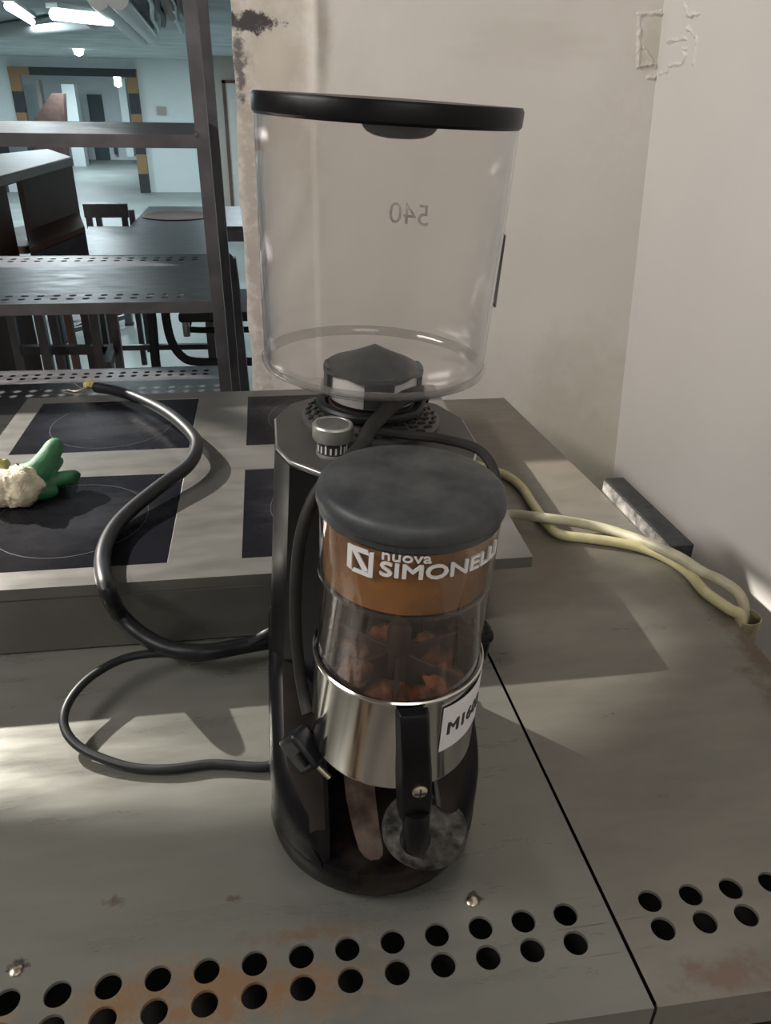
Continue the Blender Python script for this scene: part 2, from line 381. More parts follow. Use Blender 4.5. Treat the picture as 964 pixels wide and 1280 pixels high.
# back wall: ragged plaster end on the left, smooth whitewash to the corner
def wall_back():
    mb = MB(); nx, nz = 150, 110; X0, X1, Z0, Z1 = -.046, 1.05, 0, 2.85
    vs = []
    for j in range(nz+1):
        for i in range(nx+1):
            u = (i/nx)**1.4; x = X0+(X1-X0)*u; z = Z0+(Z1-Z0)*j/nz
            y = 1.70
            b = math.exp(-((x-.106-.003*math.sin(z*9))/.012)**2); y -= .014*b*min(1, max(0, (z-1.44)/.12))*(1+.25*noise.noise(Vector((0, z*15, 3))))   # rounded bead of plaster
            if x < .10: y += .004+.004*noise.noise(Vector((x*20, z*14, 0)))
            if i == 0: x += .004*noise.noise(Vector((3, z*12, 0)))-.006*max(0, min(1, (1.52-z)*5))
            y += .004*noise.noise(Vector((x*5, z*4, 1)))
            vs.append((x, y, z))
    k = nx+1
    fs = [(j*k+i, j*k+i+1, (j+1)*k+i+1, (j+1)*k+i) for j in range(nz) for i in range(nx)]
    mb.add(vs, fs)
    b0 = [vs[j*k] for j in range(nz+1)]
    for j in range(nz):
        p, q = b0[j], b0[j+1]; mb.add([p, q, (q[0], 1.9, q[2]), (p[0], 1.9, p[2])], [(0, 1, 2, 3)])
    mb.add([(X0, 1.9, Z0), (X1, 1.9, Z0), (X1, 1.9, Z1), (X0, 1.9, Z1)], [(0, 1, 2, 3)])
    return mb
wb = struct(wall_back().build('wall_back', 'wall', smooth=60))
stain(M['wall'], (.55, .52, .44), (.78, 1.7, 1.575), (.05, .2, .075), 12, .5, .1, .7)
stain(M['wall'], (.54, .49, .41), (.03, 1.7, 1.52), (.09, .2, .22), 16, .42, .15, .75)
stain(M['wall'], (.42, .36, .32), (-.03, 1.7, 1.2), (.025, .2, .5), 40, .47, .12, .8)
stain(M['wall'], (.05, .045, .05), (-.012, 1.7, 1.588), (.058, .1, .021), 45, .42, .05, .97)
stain(M['wall'], (.09, .08, .08), (-.037, 1.7, 1.52), (.014, .1, .07), 70, .46, .08, .85)
stain(M['wall'], (.50, .47, .36), (.80, 1.7, .72), (.3, .3, .25), 9, .45, .2, .6)
stain(M['wall'], (.5, .46, .41), (.52, 1.7, 1.57), (.22, .2, .05), 12, .48, .12, .2, stretch=(.4, 1, 2))
def lean(z): return .80+(1.47-z)*.066
struct(MB().hexa([(lean(0), -1.6, 0), (3, -1.6, 0), (3, 1.95, 0), (lean(0), 1.95, 0)],
                 [(lean(2.85), -1.6, 2.85), (3, -1.6, 2.85), (3, 1.95, 2.85), (lean(2.85), 1.95, 2.85)]).build('wall_right', 'wall_r'))
struct(MB().box((-3.3, -1.6, 0), (-3.2, 4.1, 2.85)).build('wall_left', 'wall'))
struct(MB().box((-3.3, -1.7, 0), (3, -1.6, 2.85)).build('wall_front', 'wall'))
struct(MB().box((-3.2, 1.70, 2.45), (-.046, 1.9, 2.85)).build('wall_back', 'wall'))     # header over the opening
struct(MB().box((1.0, 3.9, -.4), (1.1, 17, 2.85)).build('wall_garage_right', 'garage'))
struct(MB().box((-9, 4.0, -.4), (-8.9, 30, 1.9)).build('wall_garage_left', 'garage'))
# broken plaster patch at the top of the corner: raised ragged rims on both walls
wr = [o for o in COL.objects if o.name == 'wall_right'][0]
def patch(lines, px0, py0, px1, py1, side, parent, m, h=.007, wd=.0035, dip=None):
    def tow(a, b):
        q = P(a, b, y=1.695) if side == 'b' else P(a, b, x=.795)
        return ((q.x if side == 'b' else q.y), q.z)
    L = [[tow(a, b) for a, b in l] for l in lines]
    c = [tow(px0, py0), tow(px1, py1)]; u0, u1 = sorted((c[0][0], c[1][0])); z0, z1 = sorted((c[0][1], c[1][1]))
    if side == 'b': u1 = min(u1, lean(1.55)+.004)
    else: u1 = min(u1, 1.705)
    n_, m_ = 110, 110; vs = []; ks = []
    for j in range(m_+1):
        for i in range(n_+1):
            u = u0+(u1-u0)*i/n_; z = z0+(z1-z0)*j/m_
            un = u+.0035*noise.noise(Vector((u*120, z*120, 2))); zn = z+.0035*noise.noise(Vector((u*120, z*120, 9)))
            d = 9
            for l in L:
                for p, q in zip(l[:-1], l[1:]):
                    ex, ez = q[0]-p[0], q[1]-p[1]; t = max(0, min(1, ((un-p[0])*ex+(zn-p[1])*ez)/(ex*ex+ez*ez+1e-12)))
                    d = min(d, math.hypot(un-p[0]-ex*t, zn-p[1]-ez*t))
            k = h*math.exp(-(d/wd)**2)*(.7+.6*noise.noise(Vector((u*40, z*40, 0))))
            edge = min(i, n_-i, j, m_-j)/n_
            off = k*min(1, edge*12)-.0010; ks.append(k)
            vs.append((u, 1.700+.004*noise.noise(Vector((u*5, z*4, 1)))-off-.0006, z) if side == 'b' else (lean(z)-off+.0005, u, z))
    fs = [(j*(n_+1)+i, j*(n_+1)+i+1, (j+1)*(n_+1)+i+1, (j+1)*(n_+1)+i) for j in range(m_) for i in range(n_)]
    fs = [f for f in fs if max(ks[i] for i in f) > .0006]
    return MB().add(vs, fs).build('plaster_patch', m, parent, world=True, smooth=80)
patch([[(800, 18), (838, 15)], [(801, 20), (799, 80)], [(799, 82), (818, 80), (828, 92)], [(806, 60), (816, 78)], [(812, 96), (822, 97)]], 785, 0, 850, 108, 'b', wb, 'wall')
patch([[(826, 92), (834, 90), (836, 82), (852, 80), (858, 70), (854, 62), (860, 60)], [(860, 20), (878, 18)], [(862, 34), (873, 48), (870, 66), (866, 80)], [(836, 52), (860, 48)], [(860, 4), (862, 18)]], 815, 0, 892, 108, 'r', wr, 'wall_r')
patch([[(771, 498), (773, 520)], [(770, 520), (766, 560), (769, 568)], [(775, 455), (774, 470)]], 755, 440, 790, 590, 'b', wb, 'wall', h=.005, wd=.003)

# ------------------------------------------------------------------ worktops
seam0, seam1 = .2615, .236                    # seam x at the front edge and at y=.80
def shear(v):
    x, y, z = v
    wgt = max(0, min(1, (y-.298)/.04))*max(0, min(1, (.62-y)/.2))
    return (x, y+.029*x*wgt, z)
def seamx(y): return seam0+(seam1-seam0)*(min(y, 1.6)-.297)/.5*(.5 if y > .8 else 1)-(.006 if y > .8 else 0)*0
hx = [-.004+.0371*k for k in range(-8, 7)]
wt = empty('worktop', (-.3, .94, 0), 'long brushed steel worktop under the coffee grinder and cooktop, left of the seam', 'worktop')
mb = hole_plate(-1.0, .2405, .297, 1.59, T, .003, hx, (.3475, .3725), .0103, .0124)
def lx(v):
    x, y, z = shear(v)
    if x > .238: x = seam0-.0016-(y-.297)*.048
    return (x, y, z)
mb.xf(lx)
top = mb.build('perforated_top', 'steel', wt, world=True, recalc=False)
top['kind'] = 'stuff'
del top['kind']
MB().box((-1.0, .297, T-.045), (seam0-.0015, .300, T-.0004)).build('front_apron', 'steel', wt, world=True)
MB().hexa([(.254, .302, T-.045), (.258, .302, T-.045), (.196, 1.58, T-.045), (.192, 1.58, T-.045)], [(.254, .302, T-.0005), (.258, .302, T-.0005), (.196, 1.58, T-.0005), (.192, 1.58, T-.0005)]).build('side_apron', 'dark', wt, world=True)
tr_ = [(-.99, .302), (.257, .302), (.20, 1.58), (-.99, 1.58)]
MB().hexa([(x, y, T-.09) for x, y in tr_], [(x, y, T-.06) for x, y in tr_]).build('hole_shade_sheet', 'dark', wt, world=True)  # dark sheet added below the holes so they look black, not a real tray
for x in (-.97, .145):
    for y in (.43, 1.53): MB().box((x, y, 0), (x+.04, y+.04, T-.045)).build('leg', 'dark_steel', wt, world=True)
for (px, py) in ((20, 1213), (590, 1127)):
    q = P(px, py, z=T)
    MB().solid([(.0052, 0), (.0050, .0012), (.0030, .0026), (.001, .003)], 20, (q.x, q.y, T)).build('rivet', 'brass', wt, world=True)
    stain(M['steel'], (.02, .018, .016), (q.x+.002, q.y+.002, T), (.011, .0085, .02), 120, .5, .06, .95, rough=.7)
wr2 = empty('worktop', (.42, .94, 0), 'grimy steel worktop right of the dark seam, with the cream hoses on it', 'worktop')
def rx(v):
    x, y, z = shear(v)
    u = (x-.2405)/(.60-.2405)
    xl = seam0+.0016-(y-.297)*.048
    xr = .5835-max(0, y-.757)*.0910
    if x < .2425: x = xl
    elif x > .595: x = xr
    elif y > .5: x = xl+(xr-xl)*u
    return (x, y, z)
mb = hole_plate(.2405, .60, .297, 1.59, T, .003, [.2955+.0380*k for k in range(0, 7)], (.3475, .3725), .0103, .0124)
# extra rows of vertices along the depth so the tapering right edge is followed
mb2 = MB()
for f in mb.f:
    vs = [mb.v[i] for i in f]
    y0 = min(v.y for v in vs); y1 = max(v.y for v in vs)
    if len(f) == 4 and y1-y0 > .5:
        x0 = min(v.x for v in vs); x1 = max(v.x for v in vs); ys = [y0, .45, .55, .66, .757, .86, 1.0, 1.2, 1.4, y1]
        for a, b in zip(ys[:-1], ys[1:]): mb2.add([(x0, a, T), (x1, a, T), (x1, b, T), (x0, b, T)], [(0, 1, 2, 3)])
    else: mb2.add(vs, [tuple(range(len(f)))])
mb2.xf(rx).build('perforated_top', 'steel_right', wr2, world=True, recalc=False)
MB().box((seam0+.0015, .297, T-.045), (.5835, .300, T-.0004)).build('front_apron', 'steel_right', wr2, world=True)
MB().box((.264, .302, T-.09), (.50, 1.58, T-.06)).box((.50, .302, T-.09), (.578, .75, T-.06)).build('hole_shade_sheet', 'dark', wr2, world=True)  # same added dark sheet, standing in for the shade under the right-hand holes
ep = [(.5795, .3), (.5815, .3), (.5815, .757), (.5058, 1.588), (.5040, 1.588), (.5795, .757)]
MB().hexa([(x, y, T-.045) for x, y in ep], [(x, y, T-.0005) for x, y in ep]).build('side_apron', 'steel_right', wr2, world=True)
for x, y in ((.275, .43), (.53, .43), (.275, 1.53), (.455, 1.53)): MB().box((x, y, 0), (x+.04, y+.04, T-.045)).build('leg', 'dark_steel', wr2, world=True)

# ------------------------------------------------------------------ induction cooktop
CZ = .975
ck = empty('induction_cooktop', (-.07, 1.1, T), 'low steel induction cooktop with four black glass panels behind the grinder', 'cooktop')
ws = ((-.42, -.144), (-.053, .22)); hs = ((.825, 1.078), (1.170, 1.395))
# steel top frame with four openings
X = [-.455, ws[0][0], ws[0][1], ws[1][0], ws[1][1], .309]; Y = [.786, hs[0][0], hs[0][1], hs[1][0], hs[1][1], 1.426]
mb = MB()
for i in range(5):
    for j in range(5):
        if i in (1, 3) and j in (1, 3): continue
        mb.add([(X[i], Y[j], CZ), (X[i+1], Y[j], CZ), (X[i+1], Y[j+1], CZ), (X[i], Y[j+1], CZ)], [(0, 1, 2, 3)])
def rim(a, b, c, d, z0, z1):
    mb.add([(a, c, z0), (b, c, z0), (b, d, z0), (a, d, z0), (a, c, z1), (b, c, z1), (b, d, z1), (a, d, z1)], [(0, 1, 5, 4), (1, 2, 6, 5), (2, 3, 7, 6), (3, 0, 4, 7)])
rim(X[0], X[5], Y[0], Y[5], CZ, CZ-.016)
for a in ws:
    for b in hs: rim(a[0], a[1], b[0], b[1], CZ, CZ-.006)
mb.add([(X[0], Y[0], CZ-.016), (X[5], Y[0], CZ-.016), (X[5], Y[5], CZ-.016), (X[0], Y[5], CZ-.016)], [(0, 1, 2, 3)])
mb.build('top_frame', 'cook_steel', ck, world=True, bevel=.0012)
MB().box((-.44, .788, T+.001), (.258, 1.41, CZ-.0165)).build('housing', 'cook_steel', ck, world=True, bevel=.002)
for a in ws:
    for b in hs:
        g = MB().box((a[0]+.0005, b[0]+.0005, CZ-.0055), (a[1]-.0005, b[1]-.0005, CZ-.0008)).build('glass_panel', 'glass', ck, world=True)
        cx, cy = (a[0]+a[1])/2, (b[0]+b[1])/2
        MB().lathe([(.0995, 0), (.0995, .0002), (.1005, .0002), (.1005, 0)], 64, (cx, cy, CZ-.0007)).build('ring_mark', 'ring', g, world=True)

# ------------------------------------------------------------------ coffee grinder
LEAN = math.radians(2.5)
gr = empty('coffee_grinder', (.068, .60, T), 'black coffee grinder with clear bean hopper and front dosing chamber, centre of the worktop', 'coffee grinder', rot=(0, LEAN, 0))
def outline(r=.095, yb=.105, yf=-.195, n=28):
    pts = [(-r+.015, yb), (-r, yb-.02)]
    for i in range(n+1):
        a = PI+PI*i/n; c, s_ = math.cos(a), math.sin(a)
        pts.append((r*c, (yf+.097)+.097*s_ if True else 0))
    pts += [(r, yb-.02), (r-.015, yb)]
    return pts
o1 = outline()
def scl(pts, k): return [(x*k, y*k-.04*(1-k)*0) for x, y in pts]
# low round-fronted base
mb = MB()
lv = [(.93, .004), (.975, .010), (1.0, .022), (1.0, .034), (.985, .039)]
rings = [[(x*k, (y+.045)*k-.045, z) for x, y in o1] for k, z in lv]
n = len(o1); mb.add([p for r in rings for p in r], [(j*n+i, j*n+(i+1) % n, (j+1)*n+(i+1) % n, (j+1)*n+i) for j in range(len(rings)-1) for i in range(n)]
                    + [tuple(range(n))[::-1], tuple(range((len(rings)-1)*n, len(rings)*n))])
base = mb.build('base', 'black', gr, smooth=50)
# rounded shoulders left and right of the open front
def xo(y): 
    t = min(1, max(0, (-.098-y)/.097)); return .0948*math.sqrt(max(0, 1-t*t))
for sgn in (-1, 1):
    mb = MB(); secs = []
    N = 22; yA, yB = -.178, .06
    for i in range(N+1):
        y = yA+(yB-yA)*i/N; u = i/N
        top = .036+.036*min(1, (y-yA)/.012)**.5 if y < yA+.012 else .072+(.150-.072)*min(1, (y-yA-.012)/.115)
        xi = .046; xe = max(xi+.004, xo(y)-.0005)
        tin = top-.004; tm = top; 
        sec = [(xi, .036), (xi, tin-.004), (xi+.004, tin), (xi+(xe-xi)*.5, tm-.002), (xe-.012 if xe-xi > .02 else xe-.003, top-.006), (xe-.003, top-.016 if top > .06 else top-.004), (xe, top-.028 if top > .07 else .038), (xe, .030)]
        secs.append([(sgn*a, y, b) for a, b in sec])
    m_ = len(secs[0]); mb.add([p for s_ in secs for p in s_], [(i*m_+k, i*m_+(k+1) % m_, (i+1)*m_+(k+1) % m_, (i+1)*m_+k) for i in range(N) for k in range(m_)]
                             + [tuple(range(m_)), tuple(range(N*m_, (N+1)*m_))[::-1]])
    sh_o = mb.build('shoulder', 'black', gr, smooth=50)
    tp = MB(); q = [(s_[2], s_[3], s_[4]) for s_ in secs[1:-2]]
    up_ = lambda v: (v[0], v[1], v[2]+.0007)
    tp.add([up_(v) for r in q for v in r], [(i*3+k, i*3+k+1, (i+1)*3+k+1, (i+1)*3+k) for i in range(len(q)-1) for k in range(2)])
    tp.build('dusty_top', 'shtop', sh_o, smooth=60)
oct_ = [(-.086, -.012), (-.076, -.040), (-.046, -.068), (.046, -.068), (.076, -.040), (.086, -.012), (.086, .048), (.070, .085), (.035, .112), (-.035, .112), (-.070, .085), (-.086, .048)]
mb = MB(); n = len(oct_)
lv = [(1.09, .038), (1.07, .12), (1.03, .24), (1.0, .330), (1.0, .3425)]
mb.add([(x*k, y*k, z) for k, z in lv for x, y in oct_], [(j*n+i, j*n+(i+1) % n, (j+1)*n+(i+1) % n, (j+1)*n+i) for j in range(len(lv)-1) for i in range(n)]
       + [tuple(range(n))[::-1], tuple(range((len(lv)-1)*n, len(lv)*n))])
body = mb.build('body', 'black', gr, bevel=.0015, smooth=25)
MB().prism([(x*1.003, y*1.003) for x, y in oct_], .3425, .3455).build('plate_trim', 'edge', gr, bevel=.0006)
MB().prism([(x*.985, y*.985) for x, y in oct_], .3450, .3468).build('top_plate', 'plate', gr)
# vent ring with slots round the throat
HC = (0, .045)
vr = MB().lathe([(.0620, .3465), (.0620, .3500), (.0600, .3520), (.0450, .3560), (.0400, .3560), (.0400, .3465)], 64, (HC[0], HC[1], 0)).build('vent_ring', 'plate', gr)
mb = MB()
for ringr, cnt, ph in ((.0565, 30, 0), (.0500, 26, .1), (.0445, 22, .05)):
    for i in range(cnt):
        a = 2*PI*i/cnt+ph; c = Vector((HC[0]+ringr*math.cos(a), HC[1]+ringr*math.sin(a), .3536+(.0565-ringr)*.27))
        t = Vector((-math.sin(a), math.cos(a), 0)); rr_ = Vector((math.cos(a), math.sin(a), -.27)); d = t*.0036+rr_*.0012; e = rr_*.0014-t*.0002
        mb.hexa([c-d-e+Vector((0, 0, -.001)), c+d-e+Vector((0, 0, -.001)), c+d+e+Vector((0, 0, -.001)), c-d+e+Vector((0, 0, -.001))], [c-d-e+Vector((0, 0, .0006)), c+d-e+Vector((0, 0, .0006)), c+d+e+Vector((0, 0, .0006)), c-d+e+Vector((0, 0, .0006))])
sl = mb.build('vent_slots', 'dark', vr); sl['kind'] = 'stuff'
MB().solid([(.041, .346), (.041, .362), (.037, .366)], 48, (HC[0], HC[1], 0)).build('collar', 'vane', gr, bevel=.001)
# hopper (leans a touch more than the body)
hop = bpy.data.objects.new('bean_hopper', None)
prof = [(.0375, .362), (.0375, .376), (.046, .383), (.060, .386), (.083, .394), (.0915, .400), (.0940, .405), (.0945, .412), (.0965, .47), (.0985, .53), (.0995, .592)]
inner = [(r-.0022, z+.0006) for r, z in prof]
hopper = MB().lathe(prof+inner[::-1], 96, (HC[0], HC[1], 0)).build('bean_hopper', 'clear', gr, smooth=60)
MB().lathe([(.0905, .3985), (.0955, .4005), (.0965, .4035), (.0950, .4065), (.0915, .4050), (.0905, .3985)], 96, (HC[0], HC[1], 0)).build('hopper_rim', 'clear3', hopper, smooth=60)
MB().lathe([(.0995, .588), (.1012, .590), (.1015, .600), (.1000, .6025), (.02, .6035), (1e-5, .6035)], 96, (HC[0], HC[1], 0)).lathe([(.0995, .588), (1e-5, .589)], 96, (HC[0], HC[1], 0)).build('hopper_lid', 'black', hopper)
MB().solid([(.0185, .589), (.018, .5865), (.0160, .5835), (.012, .5812), (.006, .5800)], 40, (HC[0]-.003, HC[1]-.080, 0)).xf(lambda v: (HC[0]-.003+(v.x-HC[0]+.003)*1.4, HC[1]-.080+(v.y-HC[1]+.080)*.6, v.z)).build('finger_grip', 'black', hopper)
# black four-winged bean guard
bg = MB(); nn = 64; cy_ = HC[1]; tip = (0, cy_, .4165)
ringp = []
for i in range(nn):
    a = 2*PI*i/nn+PI/8*0; k = abs(math.cos(2*a))            # ridges towards the four legs
    ringp.append((.0440*(0.94+.06*k)*math.cos(a+PI/4*0), cy_+.0440*(.94+.06*k)*math.sin(a), .3985-.003*k))
mid = [(p[0]*.45, cy_+(p[1]-cy_)*.45, .4075) for p in ringp]
low = [(p[0], p[1], p[2]-.003) for p in ringp]
vsb = [tip]+mid+ringp+low
fb = [(0, 1+i, 1+(i+1) % nn) for i in range(nn)]+[(1+i, 1+nn+i, 1+nn+(i+1) % nn, 1+(i+1) % nn) for i in range(nn)]+[(1+nn+i, 1+2*nn+i, 1+2*nn+(i+1) % nn, 1+nn+(i+1) % nn) for i in range(nn)]
bg.add(vsb, fb)
guard = bg.build('bean_guard', 'dusty', hopper, smooth=30)
for k, a in enumerate((0, PI/2, PI, 3*PI/2)):
    ll = MB().lathe([(.0405, .372), (.0432, .372), (.0432, .398), (.0405, .398), (.0405, .372)], 8, (0, cy_, 0), a-.30, a+.30)
    ll.build('guard_leg', 'dusty', guard)
MB().lathe([(.0385, .370), (.0385, .3935), (.0370, .3935), (.0370, .370)], 40, (0, cy_, 0)).build('guard_sleeve', 'sticker', guard)
# faint hand-written number on the far side of the hopper, read from behind
vs, fs = text_mesh('540', .026, 0, .0002)
wmid = (min(v.x for v in vs)+max(v.x for v in vs))/2
def wraphop(v):
    a = PI/2-.50*0-.40+(v.x-wmid)/.098; r = .0983+v.z
    return (r*math.cos(a), cy_+r*math.sin(a), .502+v.y)
M['faint'] = seethru('faint_marker', (.16, .15, .15), .12, .42, 90)
MB().add([wraphop(v) for v in vs], fs).build('handwritten_number', 'faint', hopper)
a0 = -.12; MB().lathe([(.0975, .455), (.0992, .455), (.1000, .512), (.0985, .512)], 4, (0, cy_, 0), -.20, -.05).build('dark_strip', 'plate', hopper)
# adjusting knob
kx, ky = -.041, -.028
kb = MB()
for i in range(24):
    a0_ = 2*PI*i/24
kn = MB().solid([(.0118, .3465), (.0118, .360)], 32, (kx, ky, 0)).build('adjusting_knob', 'ink', gr)
mb = MB()
for i in range(18):
    a = 2*PI*i/18; t = Vector((-math.sin(a), math.cos(a), 0))*.0007; c = Vector((kx+.0119*math.cos(a), ky+.0119*math.sin(a), 0)); rr_ = Vector((math.cos(a), math.sin(a), 0))*.0004
    z1 = .3585 if i % 3 == 0 else .3555
    mb.hexa([c-t-rr_+Vector((0, 0, .350)), c+t-rr_+Vector((0, 0, .350)), c+t+rr_+Vector((0, 0, .350)), c-t+rr_+Vector((0, 0, .350))], [c-t-rr_+Vector((0, 0, z1)), c+t-rr_+Vector((0, 0, z1)), c+t+rr_+Vector((0, 0, z1)), c-t+rr_+Vector((0, 0, z1))])
mb.build('scale_marks', 'white', kn)
MB().lathe([(.0118, .3468), (.0132, .3468), (.0132, .3482), (.0118, .3486)], 32, (kx, ky, 0)).build('knob_ring', 'silver', kn)
MB().lathe([(.001, .360), (.0158, .360), (.0165, .362), (.0165, .3715), (.0155, .3728), (.0135, .3728), (.0130, .3722)], 48, (kx, ky, 0)).build('knob_cap', 'silver', kn)
MB().solid([(.0131, .3690), (.0131, .3723)], 40, (kx, ky, 0)).build('knob_top', 'knobtop', kn)
# dosing chamber
DC = (.001, -.153)
dc = (DC[0], DC[1], 0)
ch = MB().lathe([(.0600, .240), (.0600, .3135), (.0608, .3150), (.0612, .3165), (.0612, .364)], 96, dc).build('dosing_chamber', 'clear2', gr, smooth=50)
MB().lathe([(.0602, .3130), (.0612, .3148), (.0602, .3166)], 96, dc).build('moulded_ridge', 'clear', ch, smooth=60)
MB().lathe([(.0575, .316), (.0578, .361)], 96, dc).build('coffee_film', 'dust', ch)
MB().lathe([(.0565, .236), (.0570, .314)], 96, dc).build('coffee_film', 'dustlow', ch)
MB().lathe([(.0622, .167), (.0625, .166), (.0628, .168), (.0628, .243), (.0636, .2445), (.0636, .2465), (.0626, .2475), (.0605, .2470), (.0600, .244), (.0600, .170), (.0622, .167)], 96, dc).build('chrome_band', 'chrome', gr, smooth=35)
MB().solid([(.0560, .172), (.0560, .178)], 64, dc).build('chamber_floor', 'vane', gr)
MB().solid([(.0555, .205), (.0555, .208)], 64, dc).build('doser_plate', 'vane', ch)
# star-wheel vanes and clumps of stale coffee inside
for i in range(6):
    a = PI*2*i/6+.35
    d = Vector((math.cos(a), math.sin(a), 0)); c = Vector(dc)
    MB().bar(c+d*.006+Vector((0, 0, .226)), c+d*.054+Vector((0, 0, .226)), .003, .034).build('vane', 'vane', ch, bevel=.0008)
MB().solid([(.009, .208), (.009, .262), (.006, .268)], 24, dc).build('spindle', 'vane', ch)
def lump(c, r, m, name, parent, seed, sq=.6):
    bm = bmesh.new(); bmesh.ops.create_icosphere(bm, subdivisions=3, radius=1)
    mb = MB(); vs = []
    for v in bm.verts:
        p = v.co.normalized(); k = 1+.35*noise.noise(p*2.3+Vector((seed, 0, 0)))+.12*noise.noise(p*7+Vector((0, seed, 0)))
        vs.append((c[0]+p.x*k*r, c[1]+p.y*k*r, c[2]+p.z*k*r*sq))
    mb.add(vs, [tuple(v.index for v in f.verts) for f in bm.faces]); bm.free()
    return mb.build(name, m, parent, smooth=60)
for i, (a, rr_, r, z) in enumerate(((-1.9, .038, .017, .224), (-1.2, .034, .014, .218), (-.5, .036, .017, .222), (.5, .034, .018, .220), (2.6, .036, .017, .222), (1.6, .034, .018, .220), (-2.6, .040, .012, .240))):
    lump((dc[0]+rr_*math.cos(a), dc[1]+rr_*math.sin(a), z), r, 'coffee', 'coffee_clump', ch, i*3.1, .9)
ldl = MB().solid([(.0605, .3640), (.0616, .3642), (.0618, .3690), (.0630, .3696), (.0636, .3715), (.0634, .3765), (.0622, .3802), (.0600, .3824), (.0570, .3836), (.0300, .3850), (.001, .3853)], 96, dc).build('doser_lid', 'dusty', gr, smooth=40)
for a in (-1.95, -.62):
    MB().lathe([(.0612, .3655), (.0622, .3655), (.0622, .3680), (.0612, .3680)], 3, dc, a-.06, a+.06).build('lid_notch', 'ink', ldl)
# raised lettering round the chamber
def wrap(off, z0, r=.0613):
    def fn(v):
        a = -PI/2+off+v.x/r; return (dc[0]+(r+v.z)*math.cos(a), dc[1]+(r+v.z)*math.sin(a), z0+v.y)
    return fn
lt = MB()
vs, fs = text_mesh('SIMONELLI', .0142, .0004, .0007, 1.34); fn = wrap(-.47, .3465); lt.add([fn(v) for v in vs], fs)
vs, fs = text_mesh('nuova', .0100, .00012, .0006, 1.3); fn = wrap(-.46, .3580); lt.add([fn(v) for v in vs], fs)
lt.build('lettering', 'white', ch)
lg = MB(); s_ = .0188
strokes = [[(0, .12), (.19, .06), (.19, 1), (0, 1)], [(.19, .83), (.84, .83), (.78, 1), (.19, 1)], [(.19, .82), (.42, .82), (.84, .22), (.64, .18)], [(.84, .0), (1, .02), (1, .98), (.84, .94)], [(.27, .16), (.84, .16), (.84, 0), (.20, .02)]]
fn = wrap(-.84, .3425)
for st in strokes:
    lg.hexa([fn(Vector((x*s_, y*s_, -.0002))) for x, y in st], [fn(Vector((x*s_, y*s_, .0007))) for x, y in st])
lg.build('emblem', 'white', ch)
# sticker on the band
def wrap2(v, off=.74, z0=.228, tilt=.04, r=.0632):
    a = -PI/2+off+v[0]/r; return (dc[0]+(r+v[2])*math.cos(a), dc[1]+(r+v[2])*math.sin(a), z0+v[1]+v[0]*tilt)
stk = MB(); nx = 14
vs = []; 
for i in range(nx+1):
    x = -.023+.056*i/nx
    for y, z in ((-.031, 0), (-.031, .0004), (.010, .0004), (.010, 0)): vs.append(wrap2((x, y, z)))
stk.add(vs, [(i*4+k, i*4+k+1, (i+1)*4+k+1, (i+1)*4+k) for i in range(nx) for k in range(3)]+[(0, 1, 2, 3), (nx*4, nx*4+3, nx*4+2, nx*4+1)])
sk = stk.build('sticker', 'sticker', gr)
vs, fs = text_mesh('M1602', .0160, .0005, .0002, 1.0)
MB().add([wrap2((v.x-.0185, v.y-.0165, v.z+.0006)) for v in vs], fs).build('sticker_print', 'ink', sk)
# doser mount, lever at the right, tamper
MB().box((-.028, -.105, .185), (.030, -.060, .240)).build('doser_mount', 'black', gr, bevel=.003)
lev = MB().tube([(.060, -.135, .232), (.073, -.130, .234), (.079, -.128, .232)], [.006, .007, .006], 12).build('dosing_lever', 'black', gr)
MB().solid([(.006, -.018), (.0085, -.014), (.0095, 0), (.0085, .014), (.005, .018)], 20, (.072, -.126, .226)).build('lever_knob', 'black', lev)
FY = DC[1]-.0628
arm = MB().hexa([(-.007, FY-.008, .235), (.016, FY-.008, .235), (.014, FY+.012, .235), (-.005, FY+.012, .235)], [(-.007, FY-.001, .2352), (.016, FY-.001, .2352), (.014, FY+.008, .2352), (-.005, FY+.008, .2352)])
arm = MB()
prof_ = [(.246, .0, .0235, .010), (.241, -.0015, .0240, .012), (.200, -.0015, .0255, .014), (.180, 0, .0270, .015), (.150, .002, .0270, .012), (.135, .003, .0230, .010)]
rg = []
for z, dy, wd, th in prof_:
    cx = .0010+(.235-z)*.10
    rg.append([(cx-wd/2, FY-.002+dy, z), (cx-wd/2+.003, FY-th+dy, z), (cx+wd/2-.003, FY-th+dy, z), (cx+wd/2, FY-.002+dy, z)])
arm.add([p for r in rg for p in r], [(j*4+i, j*4+(i+1) % 4, (j+1)*4+(i+1) % 4, (j+1)*4+i) for j in range(len(rg)-1) for i in range(4)]+[(0, 1, 2, 3), tuple(range(len(rg)*4-4, len(rg)*4))[::-1]])
am = arm.build('tamper_arm', 'black', gr, bevel=.0012)
scx = .0085; scz = .180
sc = MB().solid([(.0055, 0), (.0055, .0015), (.0035, .0030), (.001, .0033)], 24).xf(lambda v: (scx+v.x, FY-.0150-v.z, scz+v.y)).build('screw', 'brass', am)
MB().box((scx-.0042, FY-.0188, scz-.0006), (scx+.0042, FY-.0180, scz+.0006)).box((scx-.0006, FY-.0188, scz-.0042), (scx+.0006, FY-.0180, scz+.0042)).build('cross_slot', 'ink', sc)
tcx, tcy, tz = .0335, -.170, .056
MB().tube([(.0105, FY-.004, .150), (.014, FY+.000, .110), (.022, tcy-.016, .072)], [.0105, .010, .013], 16).build('stem', 'black', am)
MB().solid([(.0325, tz), (.0350, tz+.001), (.0362, tz+.004), (.0362, tz+.011), (.0345, tz+.0135), (.0200, tz+.0165), (.0120, tz+.0200), (.001, tz+.021)], 64, (tcx, tcy, 0)).build('tamper', 'dust2', am, smooth=40)
